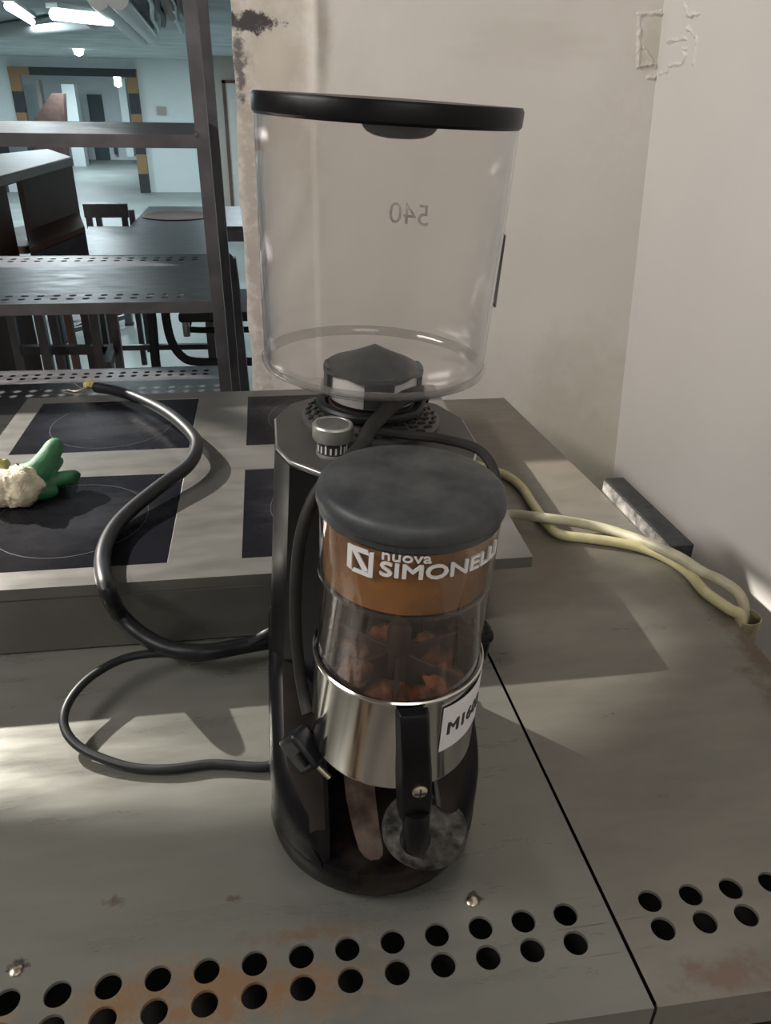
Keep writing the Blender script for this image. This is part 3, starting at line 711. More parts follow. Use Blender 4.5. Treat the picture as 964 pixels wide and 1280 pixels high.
# steel rest fork under the doser
fk = MB(); cl = [(-.006, -.06, .105, .030), (-.008, -.105, .092, .028), (-.0085, -.145, .078, .025), (-.006, -.168, .066, .022), (-.003, -.181, .057, .0195), (-.0015, -.1855, .0545, .015), (-.001, -.1880, .053, .007)]
vs = []
for x, y, z, wd in cl: vs += [(x-.010-wd/2, y, z-.001), (x-.010+wd/2, y, z-.001), (x-.010+wd/2, y-.0008, z+.0012), (x-.010-wd/2, y-.0008, z+.0012)]
fk.add(vs, [(i*4+k, i*4+(k+1) % 4, (i+1)*4+(k+1) % 4, (i+1)*4+k) for i in range(len(cl)-1) for k in range(4)]+[(0, 1, 2, 3), tuple(range(len(cl)*4-4, len(cl)*4))[::-1]])
fk.build('rest_fork', 'fork', gr, smooth=60)
MB().box((-.032, -.09, .095), (.006, -.06, .118)).build('fork_mount', 'black', gr)
# feet: the left ones stand a little taller, so the grinder leans right
for x, y in ((-.068, -.12), (.068, -.12), (-.068, .08), (.068, .08)):
    h = -(x+.0)*math.sin(LEAN)
    MB().solid([(.013, x*math.tan(LEAN)+.0007), (.015, .012)], 24, (x, y, 0)).build('foot', 'cable', gr)
# the grinder's own cord: a loop on the worktop at the left ...
Z1 = T+.0052
def cpt(px, py, z): return P(px, py, z=z)
c2 = [P(352, 782, y=.735), P(330, 793, y=.725), cpt(298, 811, T+.020), cpt(250, 822, T+.016), cpt(215, 817, T+.022), cpt(180, 818, T+.028), cpt(148, 826, T+.030), cpt(115, 845, T+.030), cpt(92, 868, T+.028),
      cpt(80, 893, T+.024), cpt(83, 915, T+.018), cpt(100, 934, T+.012), cpt(130, 949, T+.008), cpt(170, 960, Z1), cpt(215, 961, Z1), cpt(265, 955, Z1), cpt(330, 958, Z1), cpt(362, 962, Z1)]
c2[-1] = Vector((-.005, .575, T+.009)); 
c2b = MB().tube(c2, .0048, 12, 8).build('power_cord', 'cord', gr, world=True)
# ... wound round the collar and across, then down the left of the doser to the plug
L = lambda x, y, z: Vector((x, y, z))
wrapc = []
for i in range(15):
    a = math.radians(60+i*20); wrapc.append(L(HC[0]+.0455*math.cos(a), HC[1]+.0455*math.sin(a), .3605+.0004*i))
wrapc = [L(.060, .085, .352)]+wrapc[:-1]+[L(.043, .035, .372)]
MB().tube(wrapc, .0045, 10, 5).build('power_cord', 'cord', gr)
MB().tube([L(.050, .060, .366), L(.040, .030, .378), L(.018, .005, .380), L(-.008, -.028, .372), L(-.022, -.052, .362), L(-.045, -.078, .352), L(-.060, -.088, .335), L(-.070, -.094, .300), L(-.073, -.096, .240), L(-.070, -.100, .190), L(-.066, -.112, .165), L(-.062, -.122, .155)],
          [.006, .0065, .0065, .0062, .0055, .005, .005, .005, .005, .005, .005, .006], 12, 6).build('power_cord', 'cordg', gr)
MB().tube([L(-.010, -.016, .362), L(.020, -.022, .3600), L(.050, -.026, .358), L(.078, -.042, .355), L(.089, -.060, .340), L(.090, -.075, .310)], .0042, 10, 6).build('power_cord', 'cordg', gr)
pa = P(364, 915, y=.452); pb = P(396, 957, y=.436)
pm = (pa+pb)/2; ax = (pb-pa).normalized()
plug = MB().bar(pa, pb, .020, .024).build('plug', 'cable', gr, world=True, bevel=.004)
MB().tube([pb-ax*.002, P(412, 972, y=.431)], .0022, 10, 1).build('plug_pin', 'brass', plug, world=True)
sdv = Vector((0, -1, 0))
MB().tube([pb-ax*.002+Vector((.010, .010, .004)), pb+ax*.016+Vector((.010, .010, .004))], .0022, 10, 1).build('plug_pin', 'brass', plug, world=True)
MB().bar(pm+Vector((0, -.012, .003))-ax*.006, pm+Vector((0, -.012, .003))+ax*.006, .010, .004).build('plug_grip', 'black', plug, world=True, bevel=.001)

# ------------------------------------------------------------------ thick black cable over the cooktop
cb = empty('power_cable', tuple(P(220, 600, z=CZ)), 'thick black cable snaking over the cooktop and its front edge', 'cable')
r_ = .0098
c1 = [P(120, 484, z=CZ+.012), P(152, 490, z=CZ+.016), P(185, 503, z=CZ+.020), P(215, 520, z=CZ+.026), P(240, 543, z=CZ+.028), P(246, 560, z=CZ+.027), P(234, 583, z=CZ+.022), P(200, 608, z=CZ+.018), P(160, 641, z=CZ+.012), P(138, 668, z=CZ+.0105), P(128, 700, z=CZ+.012),
      P(134, 738, z=CZ+.013), P(150, 768, y=.772), P(176, 793, y=.755), P(212, 811, y=.735), P(256, 815, y=.725), P(300, 808, y=.735), P(345, 800, y=.742), P(362, 800, y=.745)]
MB().tube(c1, r_, 16, 8).build('sheath', 'cable', cb, world=True)
q = P(112, 483, z=CZ+.010)
lump((0, 0, 0), .011, 'yellow', 'frayed_end', cb, 4.2, .8).location = Vector(q)-cb.location+Vector((0, 0, .004))
for k, (a, b) in enumerate((((96, 489), (84, 487)), ((100, 492), (78, 490)), ((104, 486), (92, 478)))):
    MB().tube([q+Vector((0, 0, .0)), P(*a, z=CZ+.004), P(*b, z=CZ+.004)], .0014, 6, 4).build('bare_wire', 'copper', cb, world=True)

# ------------------------------------------------------------------ hoses, pipe end, rail
def hz(px, py, h=.0082): return P(px, py, z=T+h)
h1 = [Vector((.285, 1.30, T+.008)), Vector((.33, 1.262, T+.008)), hz(612, 587), hz(634, 595), hz(652, 609), hz(666, 630, .010), hz(684, 655, .010), hz(700, 668), hz(735, 673), hz(770, 678), hz(806, 686), hz(838, 700), hz(862, 717), hz(882, 740), Vector((.5820, .762, T+.0085)), Vector((.5935, .750, T+.002)), Vector((.5965, .748, T-.05)), Vector((.5965, .748, T-.12))]
tag(MB().tube(h1, .0078, 16, 8).build('hose', 'hose'), 'yellower cream hose that bends sharply behind the grinder, nearer the camera at the end', 'hose', )
h2 = [Vector((.28, 1.045, T+.010)), Vector((.33, 1.04, T+.010)), hz(640, 643, .014), hz(662, 645, .022), hz(686, 648, .0265), hz(712, 652, .020), hz(745, 658, .012), hz(780, 668, .012), hz(815, 681, .018), hz(850, 697, .024), hz(878, 715, .018), Vector((.594, .806, T+.022)), Vector((.607, .780, T+.014)), Vector((.612, .768, T-.02)), Vector((.613, .766, T-.12))]
tag(MB().tube(h2, .0078, 16, 8).build('hose', 'hose2'), 'paler cream hose crossing over the other, on the wall side at the end', 'hose')
qp = Vector((.6055, .757, 0))
tag(MB().lathe([(.0180, 0), (.0185, .03), (.0190, T-.022), (.0205, T-.018), (.0205, T-.001), (.0190, T-.001), (.0185, T-.02), (.0175, .2)], 32, (qp.x, qp.y, 0)).build('drain_pipe', 'pipe'),
    'stained yellowish pipe end beside the worktop where the hoses drop', 'pipe')
rl = empty('rail', (.572, 1.0, T), 'short black rail with a scraped pale side on the right edge of the worktop', 'rail')
a, b = Vector((.5525, 1.128, 0)), Vector((.5655, .900, 0)); wv = Vector((.036, 0, 0))
MB().hexa([a+Vector((.001, 0, T+.0005)), b+Vector((.001, 0, T+.0005)), b+wv+Vector((0, 0, T+.0005)), a+wv+Vector((0, 0, T+.0005))], [a+Vector((.001, 0, T+.024)), b+Vector((.001, 0, T+.024)), b+wv+Vector((0, 0, T+.024)), a+wv+Vector((0, 0, T+.024))]).build('rail_body', 'ledge', rl, world=True, bevel=.0015)
MB().hexa([a+Vector((-.001, -.004, T+.001)), b+Vector((-.001, .004, T+.001)), b+Vector((.001, .004, T+.001)), a+Vector((.001, -.004, T+.001))], [a+Vector((-.001, -.004, T+.021)), b+Vector((-.001, .004, T+.021)), b+Vector((.001, .004, T+.021)), a+Vector((.001, -.004, T+.021))]).build('scraped_side', 'ledge2', rl, world=True)

# ------------------------------------------------------------------ glove
gv = empty('work_glove', tuple(P(45, 600, z=CZ)), 'green rubber coated work glove with cream knitted cuff on the cooktop', 'glove')
gz = CZ
def remesh_union(parts, name, m, parent, vox=.0022):
    mb = MB()
    for p in parts: mb.add(p.v, p.f)
    o = mb.build(name, m, parent, world=True)
    r = o.modifiers.new('remesh', 'REMESH'); r.mode = 'VOXEL'; r.voxel_size = vox; r.use_smooth_shade = True
    s = o.modifiers.new('smooth', 'SMOOTH'); s.factor = .6; s.iterations = 4
    return o
pk = P(34, 605, z=gz+.022)
def fing(pts, rs): return MB().tube(pts, rs, 14, 6)
A0 = P(36, 598, z=gz+.026)
fA = fing([A0, P(48, 590, z=gz+.034), P(60, 572, z=gz+.044), P(68, 559, z=gz+.052), P(72, 555, z=gz+.053)], [.024, .020, .0150, .0135, .010])
fB = fing([P(42, 600, z=gz+.022), P(62, 585, z=gz+.020), P(72, 577, z=gz+.016), P(75, 575, z=gz+.015)], [.016, .012, .0085, .006])
fC = fing([P(38, 608, z=gz+.020), P(58, 602, z=gz+.020), P(80, 598, z=gz+.020), P(93, 596, z=gz+.018), P(96, 597, z=gz+.017)], [.018, .0115, .0110, .0105, .007])
fD = fing([P(36, 612, z=gz+.014), P(52, 614, z=gz+.012), P(66, 613, z=gz+.011), P(70, 612, z=gz+.0105)], [.014, .0125, .010, .006])
remesh_union([fA, fB, fC, fD], 'rubber_shell', 'green', gv)
def cuff(pts, rs, name, m, seed):
    mb = MB().tube(pts, rs, 36, 10)
    c = [Vector(p) for p in pts]
    def fn(v):
        k = noise.noise(v*45+Vector((seed, 0, 0)))*.008+noise.noise(v*140)*.0045
        d = Vector((v.x-c[1].x, v.y-c[1].y, v.z-c[1].z)).normalized(); r = v+d*k
        if r.z < gz+.0005: r.z = gz+.0005
        return r
    return mb.xf(fn).build(name, m, gv, world=True, smooth=60)
cuff([P(37, 602, z=gz+.024), P(30, 606, z=gz+.024), P(18, 608, z=gz+.022), P(4, 610, z=gz+.020), P(-14, 612, z=gz+.018)], [.022, .031, .030, .028, .027], 'cuff', 'cream', 1.3)
cuff([P(8, 586, z=gz+.030), P(-2, 588, z=gz+.028), P(-18, 592, z=gz+.026), P(-30, 594, z=gz+.022)], [.014, .021, .022, .020], 'cuff_lining', 'cream2', 5.1)

# ------------------------------------------------------------------ steel shelving rack behind the tables
rk = empty('shelving_rack', (-.6, 2.0, 0), 'dark steel shelving rack with punched shelves standing behind the cooktop', 'shelving')
RX0, RX1, RY0, RY1 = -1.35, -.118, 1.75, 2.29
def post(x, y, m='dark_steel'):
    t = .026; f = .003
    MB().add([], []).hexa([(x-t, y, 0), (x, y, 0), (x, y+t, 0), (x-f, y+t, 0), (x-f, y+f, 0), (x-t, y+f, 0)], [(x-t-.014, y, 2.1), (x-.014, y, 2.1), (x-.014, y+t, 2.1), (x-f-.014, y+t, 2.1), (x-f-.014, y+f, 2.1), (x-t-.014, y+f, 2.1)]).build('post', m, rk, world=True)
post(RX1+.020, RY0); post(RX1+.014, RY1-.03); post(RX0+.03, RY0); post(RX0+.03, RY1-.03)
for k, z in enumerate((.745, 1.068, 1.398)):
    zz = z; hxr = [RX0+.06+.034*i for i in range(33)]
    if k == 2: hxr = [RX0+.06+.034*i for i in range(33)]
    pl = hole_plate(RX0, RX1-.012, RY0+.004, RY1, zz, .003, hxr, (RY0+.045, RY0+.075, RY1-.07, RY1-.04), .0085, .0125) if k != 2 else MB().add([(RX0, RY0+.004, zz), (RX1-.012, RY0+.004, zz), (RX1-.012, RY1, zz), (RX0, RY1, zz)], [(0, 1, 2, 3)])
    sh = pl.build('shelf', 'shelf_steel', rk, world=True, recalc=False)
    MB().box((RX0, RY0+.001, zz-.024), (RX1-.010, RY0+.004, zz+.0005)).build('front_lip', 'dark_steel', sh, world=True)
    MB().box((RX0, RY1, zz-.024), (RX1-.010, RY1+.003, zz+.0005)).build('rear_lip', 'dark_steel', sh, world=True)
    MB().box((RX0, RY0+.004, zz-.005), (RX1-.014, RY1, zz-.0045)).build('shelf_backing', 'dark', sh, world=True) if k == 0 else None
bl = P(245, 168, y=RY0); MB().solid([(.005, 0), (.004, .003)], 10).xf(lambda v: (bl.x+v.x, RY0-.0005-v.z, bl.z+v.y)).build('bolt', 'dark_steel', rk, world=True)

# ------------------------------------------------------------------ furniture stored in the passage and garage
GZ = -.4
def slab(pts, y0=None, t=.03, zs=None, name='panel', m='wood', parent=None):
    """upright board through photo points on the depth plane y0, t thick"""
    q = [P(a, b, y=y0) for a, b in pts]
    return MB().hexa([tuple(v) for v in q], [(v.x, v.y+t, v.z) for v in q]).build(name, m, parent, world=True)
dk = empty('cabinet', (-.95, 3.5, 0), 'brown laminate cabinet with pale worn top, seen between the upper rack shelves', 'cabinet')
tl = [P(-60, 192, z=1.235), P(92, 186, z=1.235), P(93, 199, z=1.235-.02)]
zt = 1.205
ta, tb, tc_, td = P(-130, 205, z=zt), P(60, 186, z=zt), P(90, 196, z=zt), P(-60, 236, z=zt)
MB().hexa([v+Vector((0, 0, -.035)) for v in (ta, tb, tc_, td)], [ta, tb, tc_, td]).build('cabinet_top', 'woodtop', dk, world=True, bevel=.004)
def down(v, z): return Vector((v.x, v.y, z))
sa, sb_ = P(24, 212, z=zt-.03), P(89, 199, z=zt-.03)
pz = .90
MB().hexa([down(sa, pz), down(sb_, pz), down(sb_, pz)+Vector((-.03, .03, 0)), down(sa, pz)+Vector((-.03, .03, 0))], [down(sa, zt-.036), down(sb_, zt-.036), down(sb_, zt-.036)+Vector((-.03, .03, 0)), down(sa, zt-.036)+Vector((-.03, .03, 0))]).build('front_panel', 'wood', dk, world=True)
s3, s4 = P(-70, 235, z=zt-.03), P(4, 218, z=zt-.03)
MB().hexa([down(s3, 0), down(s4, 0), down(s4, 0)+Vector((-.03, .03, 0)), down(s3, 0)+Vector((-.03, .03, 0))], [down(s3, zt-.036), down(s4, zt-.036), down(s4, zt-.036)+Vector((-.03, .03, 0)), down(s3, zt-.036)+Vector((-.03, .03, 0))]).build('front_panel', 'wood', dk, world=True)
MB().hexa([down(sa, pz-.03)+Vector((0, -.10, 0)), down(sb_, pz-.03)+Vector((0, -.10, 0)), down(tb, pz-.03), down(ta, pz-.03)], [down(sa, pz)+Vector((0, -.10, 0)), down(sb_, pz)+Vector((0, -.10, 0)), down(tb, pz), down(ta, pz)]).build('inner_shelf', 'wood', dk, world=True)
MB().hexa([down(tb, pz-.03)+Vector((-.02, 0, 0)), down(sb_, pz-.03)+Vector((-.02, 0, 0)), down(sb_, pz-.03), down(tb, pz-.03)], [down(tb, zt-.036)+Vector((-.02, 0, 0)), down(sb_, zt-.036)+Vector((-.02, 0, 0)), down(sb_, zt-.036), down(tb, zt-.036)]).build('side_panel', 'wood', dk, world=True)
for v in (ta+Vector((.05, -.05, 0)), tb+Vector((-.04, -.03, 0))): MB().bar((v.x, v.y, 0), (v.x, v.y, pz-.03), .035).build('leg', 'wood', dk, world=True)
# low dark box at the cabinet's foot
bx = empty('storage_box', tuple(down(P(75, 300, y=3.0), 0)), 'low dark box on legs below the brown cabinet, right behind the middle rack shelf', 'box')
qa, qb = P(38, 318, y=3.05), P(107, 290, y=3.25)
MB().hexa([v+Vector((0, 0, -.10)) for v in (qa, qb, qb+Vector((-.1, .4, 0)), qa+Vector((-.1, .4, 0)))], [qa, qb, qb+Vector((-.1, .4, 0)), qa+Vector((-.1, .4, 0))]).build('box_body', 'dark_steel', bx, world=True, bevel=.004)
for v in (qa+Vector((.03, .02, -.10)), qb+Vector((-.06, .02, -.10)), qb+Vector((-.14, .38, -.10)), qa+Vector((-.05, .38, -.10))):
    MB().bar((v.x, v.y, 0), v, .03).build('leg', 'dark_steel', bx, world=True)
MB().hexa([qa, qb, qb+Vector((-.1, .4, 0)), qa+Vector((-.1, .4, 0))], [v+Vector((0, 0, .02)) for v in (qa, qb, qb+Vector((-.1, .4, 0)), qa+Vector((-.1, .4, 0)))]).build('box_lid', 'wood', bx, world=True)

def table(name, label, zt, px0, px1, py_back, py_front, legs_to, m='shelf_steel', lt=.035, cat='table', apron=.05, basin=None, leg_in=.03, stretch=None):
    a, b = P(px0[0], py_back, z=zt), P(px1[0], py_back, z=zt); c, d = P(px1[1], py_front, z=zt), P(px0[1], py_front, z=zt)
    t = empty(name, (((a+c)/2).x, ((a+c)/2).y, legs_to), label, cat)
    MB().hexa([v+Vector((0, 0, -.02)) for v in (d, c, b, a)], [d, c, b, a]).build('table_top', m, t, world=True)
    MB().hexa([d+Vector((0, 0, -apron)), c+Vector((0, 0, -apron)), c+Vector((0, .02, -apron)), d+Vector((0, .02, -apron))], [d+Vector((0, 0, -.0201)), c+Vector((0, 0, -.0201)), c+Vector((0, .02, -.0201)), d+Vector((0, .02, -.0201))]).build('apron', 'dark_steel', t, world=True)
    ctr = (a+b+c+d)/4
    feet = []
    for v in (d, c, b, a):
        u = v+(ctr-v).normalized()*.05; feet.append(u)
        MB().bar((u.x, u.y, legs_to), (u.x, u.y, zt-.021), lt).build('leg', 'dark_steel', t, world=True)
    if stretch:
        for i, j in ((0, 1), (1, 2), (2, 3), (3, 0)):
            p, q = feet[i], feet[j]; MB().bar((p.x, p.y, stretch), (q.x, q.y, stretch), .028).build('stretcher', 'shelf_steel', t, world=True)
    return t
table('prep_table', 'shiny steel table behind the rack, mirroring the garage lamps', .84, (110, 104), (272, 262), 283, 322, 0, stretch=.22)
sk_ = table('sink_table', 'steel table with an oval basin beside the grey garage pillar', .80, (186, 162), (318, 318), 258, 283, 0, m='shelf_steel', apron=.08)
c0 = (P(186, 268, z=.80)+P(240, 274, z=.80))/2
c0 = P(222, 270, z=.80)
MB().solid([(.16, 0), (.17, .004), (.15, .006), (.14, .002)], 40).xf(lambda v: (c0.x+v.x*1.2, c0.y+v.y*1.1, .801+v.z)).build('basin', 'wood', sk_, world=True)
# dark steel crate on the prep table's far side
ct = empty('steel_crate', tuple(down(P(130, 280, y=4.6), .0)), 'small dark open crate standing at the far left of the shiny table', 'crate')
for nm, p0, p1, y0, y1 in (('front_panel', (103, 255), (161, 272), 4.62, 4.64), ('rear_panel', (105, 254), (160, 268), 4.92, 4.94)):
    q0, q1 = P(*p0, y=y0), P(*p1, y=y0); MB().box((q0.x, y0, q1.z), (q1.x, y1, q0.z)).build(nm, 'dark_steel', ct, world=True)
q0, q1 = P(104, 272, y=4.62), P(160, 284, y=4.62)
for x in (q0.x+.01, q1.x-.03):
    for y in (4.63, 4.89): MB().box((x, y, 0), (x+.03, y+.03, q0.z+.002)).build('leg', 'dark_steel', ct, world=True)

# upturned-looking stand with crossed stretchers on the garage floor
st = empty('steel_stand', tuple(P(115, 400, z=GZ)), 'low steel stand with crossed braces on the garage floor, left', 'stand')
fa, fb_, fc, fd = P(80, 428, z=GZ), P(162, 406, z=GZ), P(172, 386, z=GZ), P(66, 397, z=GZ)
for v in (fa, fb_, fc, fd):
    MB().bar(v+Vector((0, 0, .02)), v+Vector((0, 0, .62)), .06).build('leg', 'dark_steel', st, world=True)
    MB().box((v.x-.035, v.y-.035, GZ), (v.x+.035, v.y+.035, GZ+.02)).build('rubber_foot', 'ink', st, world=True)
for p, q in ((fa, fb_), (fb_, fd), (fd, fc), (fa, fc)):
    MB().bar(p+Vector((0, 0, .08)), q+Vector((0, 0, .08)), .035).build('brace', 'dark_steel', st, world=True)
MB().hexa([v+Vector((0, 0, .62)) for v in (fa, fb_, fc, fd)], [v+Vector((0, 0, .65)) for v in (fa, fb_, fc, fd)]).build('stand_top', 'dark_steel', st, world=True)
# nearer table frame whose legs show under the middle shelf
tf = empty('table_frame', (-.75, 2.75, 0), 'bare steel table frame whose legs show under the middle rack shelf', 'table')
for (x0, y0, x1, y1, w_) in ((8, 370, 28, 470, .024), (44, 370, 64, 470, .030), (114, 370, 128, 470, .030), (139, 370, 152, 470, .026)):
    yy = 2.75 if x0 in (8, 44) else 2.80
    p, q = P(x0, y0, y=yy), P(x1, y1, y=yy); d = (q-p); q2 = p+d*((p.z-0)/(-d.z)) 
    p2 = p+(p-q).normalized()*.02
    MB().bar(Vector((q2.x, yy, 0)), p2, w_).build('leg', 'dark_steel', tf, world=True)
q0, q1 = P(22, 437, y=2.85), P(142, 437, y=2.85)
MB().bar(q0, q1, .03).build('stretcher', 'shelf_steel', tf, world=True)
q2, q3 = P(142, 434, y=2.86), P(134, 458, y=2.60)
MB().bar(q2, q3, .028).build('stretcher', 'shelf_steel', tf, world=True)
q0, q1 = P(-40, 366, y=2.78), P(160, 366, y=2.78)
MB().bar(q0, q1, .04).build('top_rail', 'dark_steel', tf, world=True)
# tubular chair seen through the right bay
chr_ = empty('tubular_chair', (-.36, 2.8, 0), 'black tubular frame chair behind the rack post beside the wall', 'chair')
Yc = 2.85
def pth(pp, y): return [P(a, b, y=y) for a, b in pp]
MB().tube(pth([(186, 372), (190, 400), (194, 445), (196, 462)], Yc)+[down(P(197, 470, y=Yc), 0)], .017, 10, 5).build('leg', 'stripe', chr_, world=True)
MB().tube(pth([(205, 372), (208, 400), (214, 425), (226, 444), (245, 452), (300, 452), (320, 452)], Yc+.05), .016, 10, 6).build('leg', 'stripe', chr_, world=True)
MB().tube(pth([(232, 388), (236, 404), (238, 412), (300, 412), (320, 412)], Yc+.25), .012, 10, 4).build('frame_tube', 'stripe', chr_, world=True)
MB().tube(pth([(222, 374), (229, 384), (234, 420)], Yc+.2), .014, 10, 4).build('frame_tube', 'edge', chr_, world=True)
q0, q1 = P(228, 376, y=Yc+.3), P(300, 386, y=Yc+.3)
MB().box((q0.x, Yc+.1, q1.z), (q1.x+.1, Yc+.5, q0.z)).build('seat', 'stripe', chr_, world=True, bevel=.01)
MB().tube(pth([(262, 322), (276, 321), (286, 326), (291, 345), (296, 400), (302, 478)], Yc-.30), .019, 12, 6).build('back_frame', 'dark_steel', chr_, world=True)
q0, q1 = P(268, 326, y=Yc-.26), P(284, 368, y=Yc-.26)
MB().box((q0.x, Yc-.27, q1.z), (q1.x, Yc-.24, q0.z)).build('backrest', 'wood', chr_, world=True)
q0 = P(303, 474, y=Yc-.3); q1 = P(291, 322, y=Yc-.30)
MB().bar((q1.x+.02, Yc-.3, 0), (q1.x-.01, Yc-.3, q1.z), .04).build('rear_leg', 'dark_steel', chr_, world=True)

# ------------------------------------------------------------------ far garage
FYD = 16.7
def fbox(x0, y0, x1, y1, Y=FYD, d=.3, name='wall_far', m='garage'):
    a = P(x0, y0, y=Y); b = P(x1, y1, y=Y); return MB().box((min(a.x, b.x), Y, min(a.z, b.z)), (max(a.x, b.x), Y+d, max(a.z, b.z))).build(name, m)
pl_, pr_, pt_ = P(30, 150, y=FYD).x, P(178, 200, y=FYD).x, P(100, 92, y=FYD).z
struct(MB().box((-8.9, FYD, GZ), (pl_, FYD+.3, 1.9)).build('wall_far', 'garage'))
struct(MB().box((pr_, FYD, GZ), (1.0, FYD+.3, 1.9)).build('wall_far', 'garage'))
struct(MB().box((pl_, FYD, pt_), (pr_, FYD+.3, 1.9)).build('wall_far', 'garage'))
struct(MB().box((pl_-.1, 24, GZ), (pl_+9, 24.2, 1.9)).build('wall_distant', 'garage'))
struct(MB().box((pl_-4, 24, GZ), (pl_-.1, 24.2, 1.9)).build('wall_distant', 'garage'))
# striped portal
pt = empty('striped_portal', ((pl_+pr_)/2, FYD-.1, GZ), 'black and orange striped guard frame around the far garage doorway', 'door frame')
pt.location = ((pl_+pr_)/2, FYD-.15, GZ)
for x, tp in ((pl_, 1), (pr_, 1)):
    z = GZ; k = 0
    while z < pt_+.05:
        h = .34; MB().box((x-.09, FYD-.12, z), (x+.09, FYD-.001, min(z+h, pt_+.09))).build('orange_band' if k % 2 else 'black_band', 'orange' if k % 2 else 'stripe', pt, world=True); z += h; k += 1
x = pl_-.09; k = 1
while x < pr_+.05:
    MB().box((x, FYD-.13, pt_-.04), (min(x+.36, pr_+.09), FYD-.121, pt_+.09)).build('orange_band' if k % 3 == 1 and k < 3 else 'black_band', 'orange' if k % 3 == 1 and k < 3 else 'stripe', pt, world=True); x += .36; k += 1
def far_box(px0, py0, px1, py1, Y, d, name, label, cat, m):
    a = P(px0, py0, y=Y); b = P(px1, py1, y=Y); return tag(MB().box((a.x, Y, b.z), (b.x, Y+d, a.z)).build(name, m), label, cat)
struct(fbox(108, 118, 138, 205, 23.85, .14, 'door_1', 'darkdoor'))
struct(fbox(-30, 118, 13, 250, FYD-.06, .05, 'door_2', 'darkdoor'))
struct(fbox(141, 178, 147, 193, 23.85, .1, 'door_3', 'darkdoor'))
struct(fbox(48, 100, 62, 205, 22.5, .3, 'wall_pier', 'greywall'))
struct(fbox(76, 105, 108, 208, 22.0, .4, 'wall_pier', 'garage'))
struct(fbox(146, 98, 168, 196, 22.8, .3, 'wall_pier', 'garage'))
q = [P(a, b, y=20.0) for a, b in ((42, 150), (64, 117), (79, 117), (84, 205), (42, 205))]
rp = struct(MB().hexa([tuple(v) for v in q], [(v.x, v.y+.3, v.z) for v in q]).build('wall_ramp', 'wood'))
fbx = P(196, 133, y=FYD)
tag(MB().box((fbx.x, FYD-.06, fbx.z-.14), (fbx.x+.16, FYD-.001, fbx.z)).build('switch_box', 'greywall'), 'small grey box on the bright far wall', 'box')
far_box(-5, 182, 15, 205, 8.0, .6, 'storage_bin', 'dark bin on the garage floor at the left frame edge', 'bin', 'darkdoor').location.z -= 0
# grey pillar near the wall edge
a, b = P(262, 100, y=13.6), P(318, 100, y=13.6)
pr = struct(MB().box((a.x, 13.6, GZ), (b.x+.9, 14.0, 1.85)).build('pillar', 'greywall'))
a = P(277, 100, y=13.55); b = P(300, 262, y=13.55)
MB().box((a.x, 13.56, GZ), (a.x+.05, 13.6, a.z)).build('door_jamb', 'wood', pr, world=True)
MB().box((a.x, 13.56, a.z-.04), (b.x+.3, 13.6, a.z)).build('door_jamb', 'wood', pr, world=True)
struct(MB().box((a.x+.05, 13.57, GZ), (b.x+.4, 13.6, a.z-.04)).build('door_4', 'wall'))
# lamps: luminous tubes in fittings under the ceiling
def tube_lamp(px0, py0, px1, py1, z, r, label):
    a = P(px0, py0, z=z); b = P(px1, py1, z=z)
    t = empty('ceiling_lamp', tuple((a+b)/2), label, 'lamp')
    MB().tube([a, b], r, 10, 1).build('tube', 'tube', t, world=True)
    MB().bar(a+Vector((0, 0, r+.012)), b+Vector((0, 0, r+.012)), r*3, .02).build('fitting', 'pipe_g', t, world=True)
    return t
tube_lamp(66, 18, 138, 26, 1.74, .022, 'brightest garage ceiling tube lamp, the long one near the frame top')
tube_lamp(10, 8, 40, 27, 1.74, .015, 'slanting tube lamp at the left end of the garage ceiling')
ll_ = P(97, 58, y=12.0)
t = empty('bulkhead_lamp', tuple(ll_), 'round bulkhead lamp below the long tube, over the striped portal', 'lamp')
ll_ = P(97, 56, y=12.2)
MB().solid([(.001, -.13), (.05, -.11), (.075, -.04), (.075, .04), (.05, .10)], 24, tuple(ll_)).build('globe', 'tube', t, world=True)
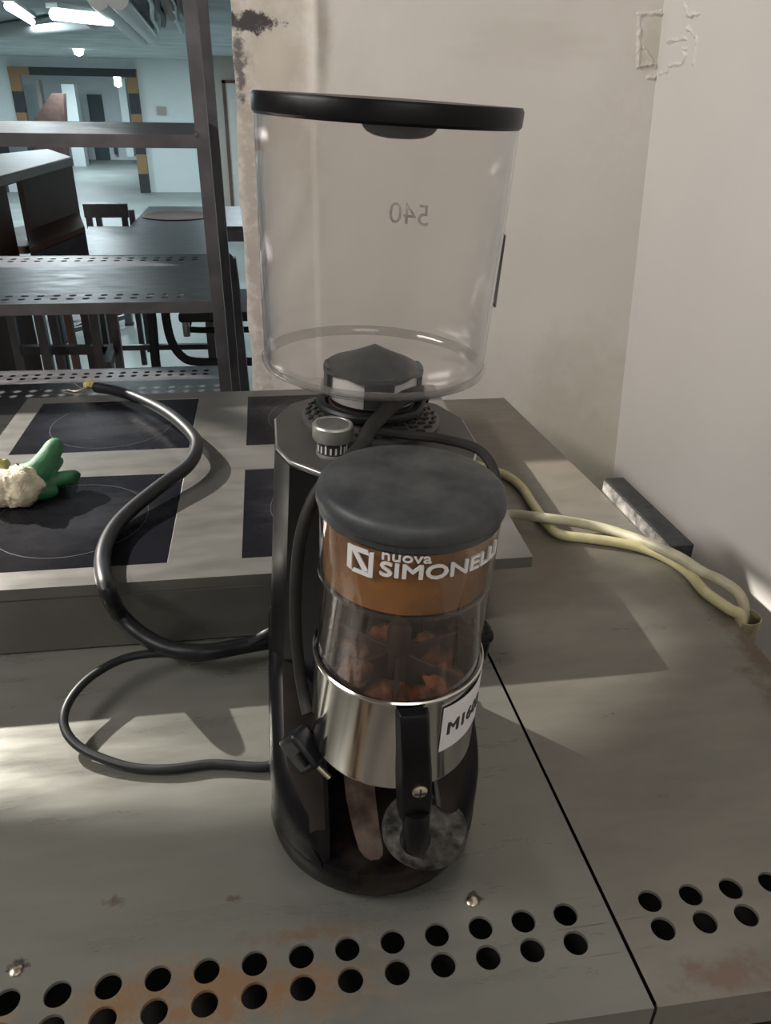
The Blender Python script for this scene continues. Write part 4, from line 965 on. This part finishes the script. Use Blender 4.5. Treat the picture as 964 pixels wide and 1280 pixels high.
MB().tube([ll_+Vector((0, 0, .12)), Vector((ll_.x, ll_.y, 1.86))], .03, 8, 1).build('stem', 'pipe_g', t, world=True)
ll2 = P(147, 101, y=21.0)
t = empty('bulkhead_lamp', tuple(ll2), 'tiny far lamp seen through the striped portal, top right', 'lamp')
MB().solid([(.001, -.14), (.08, -.1), (.08, .1)], 16, tuple(ll2)).build('globe', 'tube', t, world=True)
MB().tube([ll2+Vector((0, 0, .09)), Vector((ll2.x, ll2.y, 1.86))], .02, 8, 1).build('stem', 'pipe_g', t, world=True)
# pipes, cable tray and conduit
def pipe(p, q, r, label, m='pipe_g', sag=0):
    return tag(MB().tube([p, (p+q)/2+Vector((0, 0, -sag)), q], r, 12, 5).build('ceiling_pipe', m), label, 'pipe')
pipe(P(122, -4, z=1.78), P(178, 52, z=1.78), .045, 'left one of two parallel grey pipes running away under the garage ceiling')
pipe(P(146, -4, z=1.78), P(192, 50, z=1.78), .045, 'right one of two parallel grey pipes running away under the garage ceiling')
pipe(P(-10, 62, y=16.4), P(165, 42, y=16.4)+Vector((0, 0, 0)), .03, 'thin pipe crossing the garage ceiling above the far wall')
pipe(P(-10, 40, z=1.80), P(116, 24, z=1.80), .05, 'wide pale duct crossing under the garage ceiling behind the lamps', 'garage')
tag(MB().tube([P(a, b, y=FYD-.05) for a, b in ((110, 71), (160, 72), (255, 70))], .02, 8, 3).build('conduit', 'pipe_g'), 'dark thin conduit along the top of the bright far wall', 'conduit')
# tangle of hanging cables, each one its own run
for i in range(6):
    p0 = P(188+i*9, -6, z=1.80); pts = []
    for k in range(6):
        u = k/5; q = P(186+i*9+(10+i*.9)*u+1.8*math.sin(i*2+k*1.7), -6+(46-(i % 3)*9)*u, z=1.82-.02*(i % 3)); pts.append(q)
    lab = 'loose cable hanging in the tangle under the garage ceiling left of the pillar'
    tag(MB().tube(pts, .016, 8, 5).build('loose_cable', ('pipe_g', 'stripe', 'greywall')[i % 3]), lab, 'cable', 'loose cables under the garage ceiling')
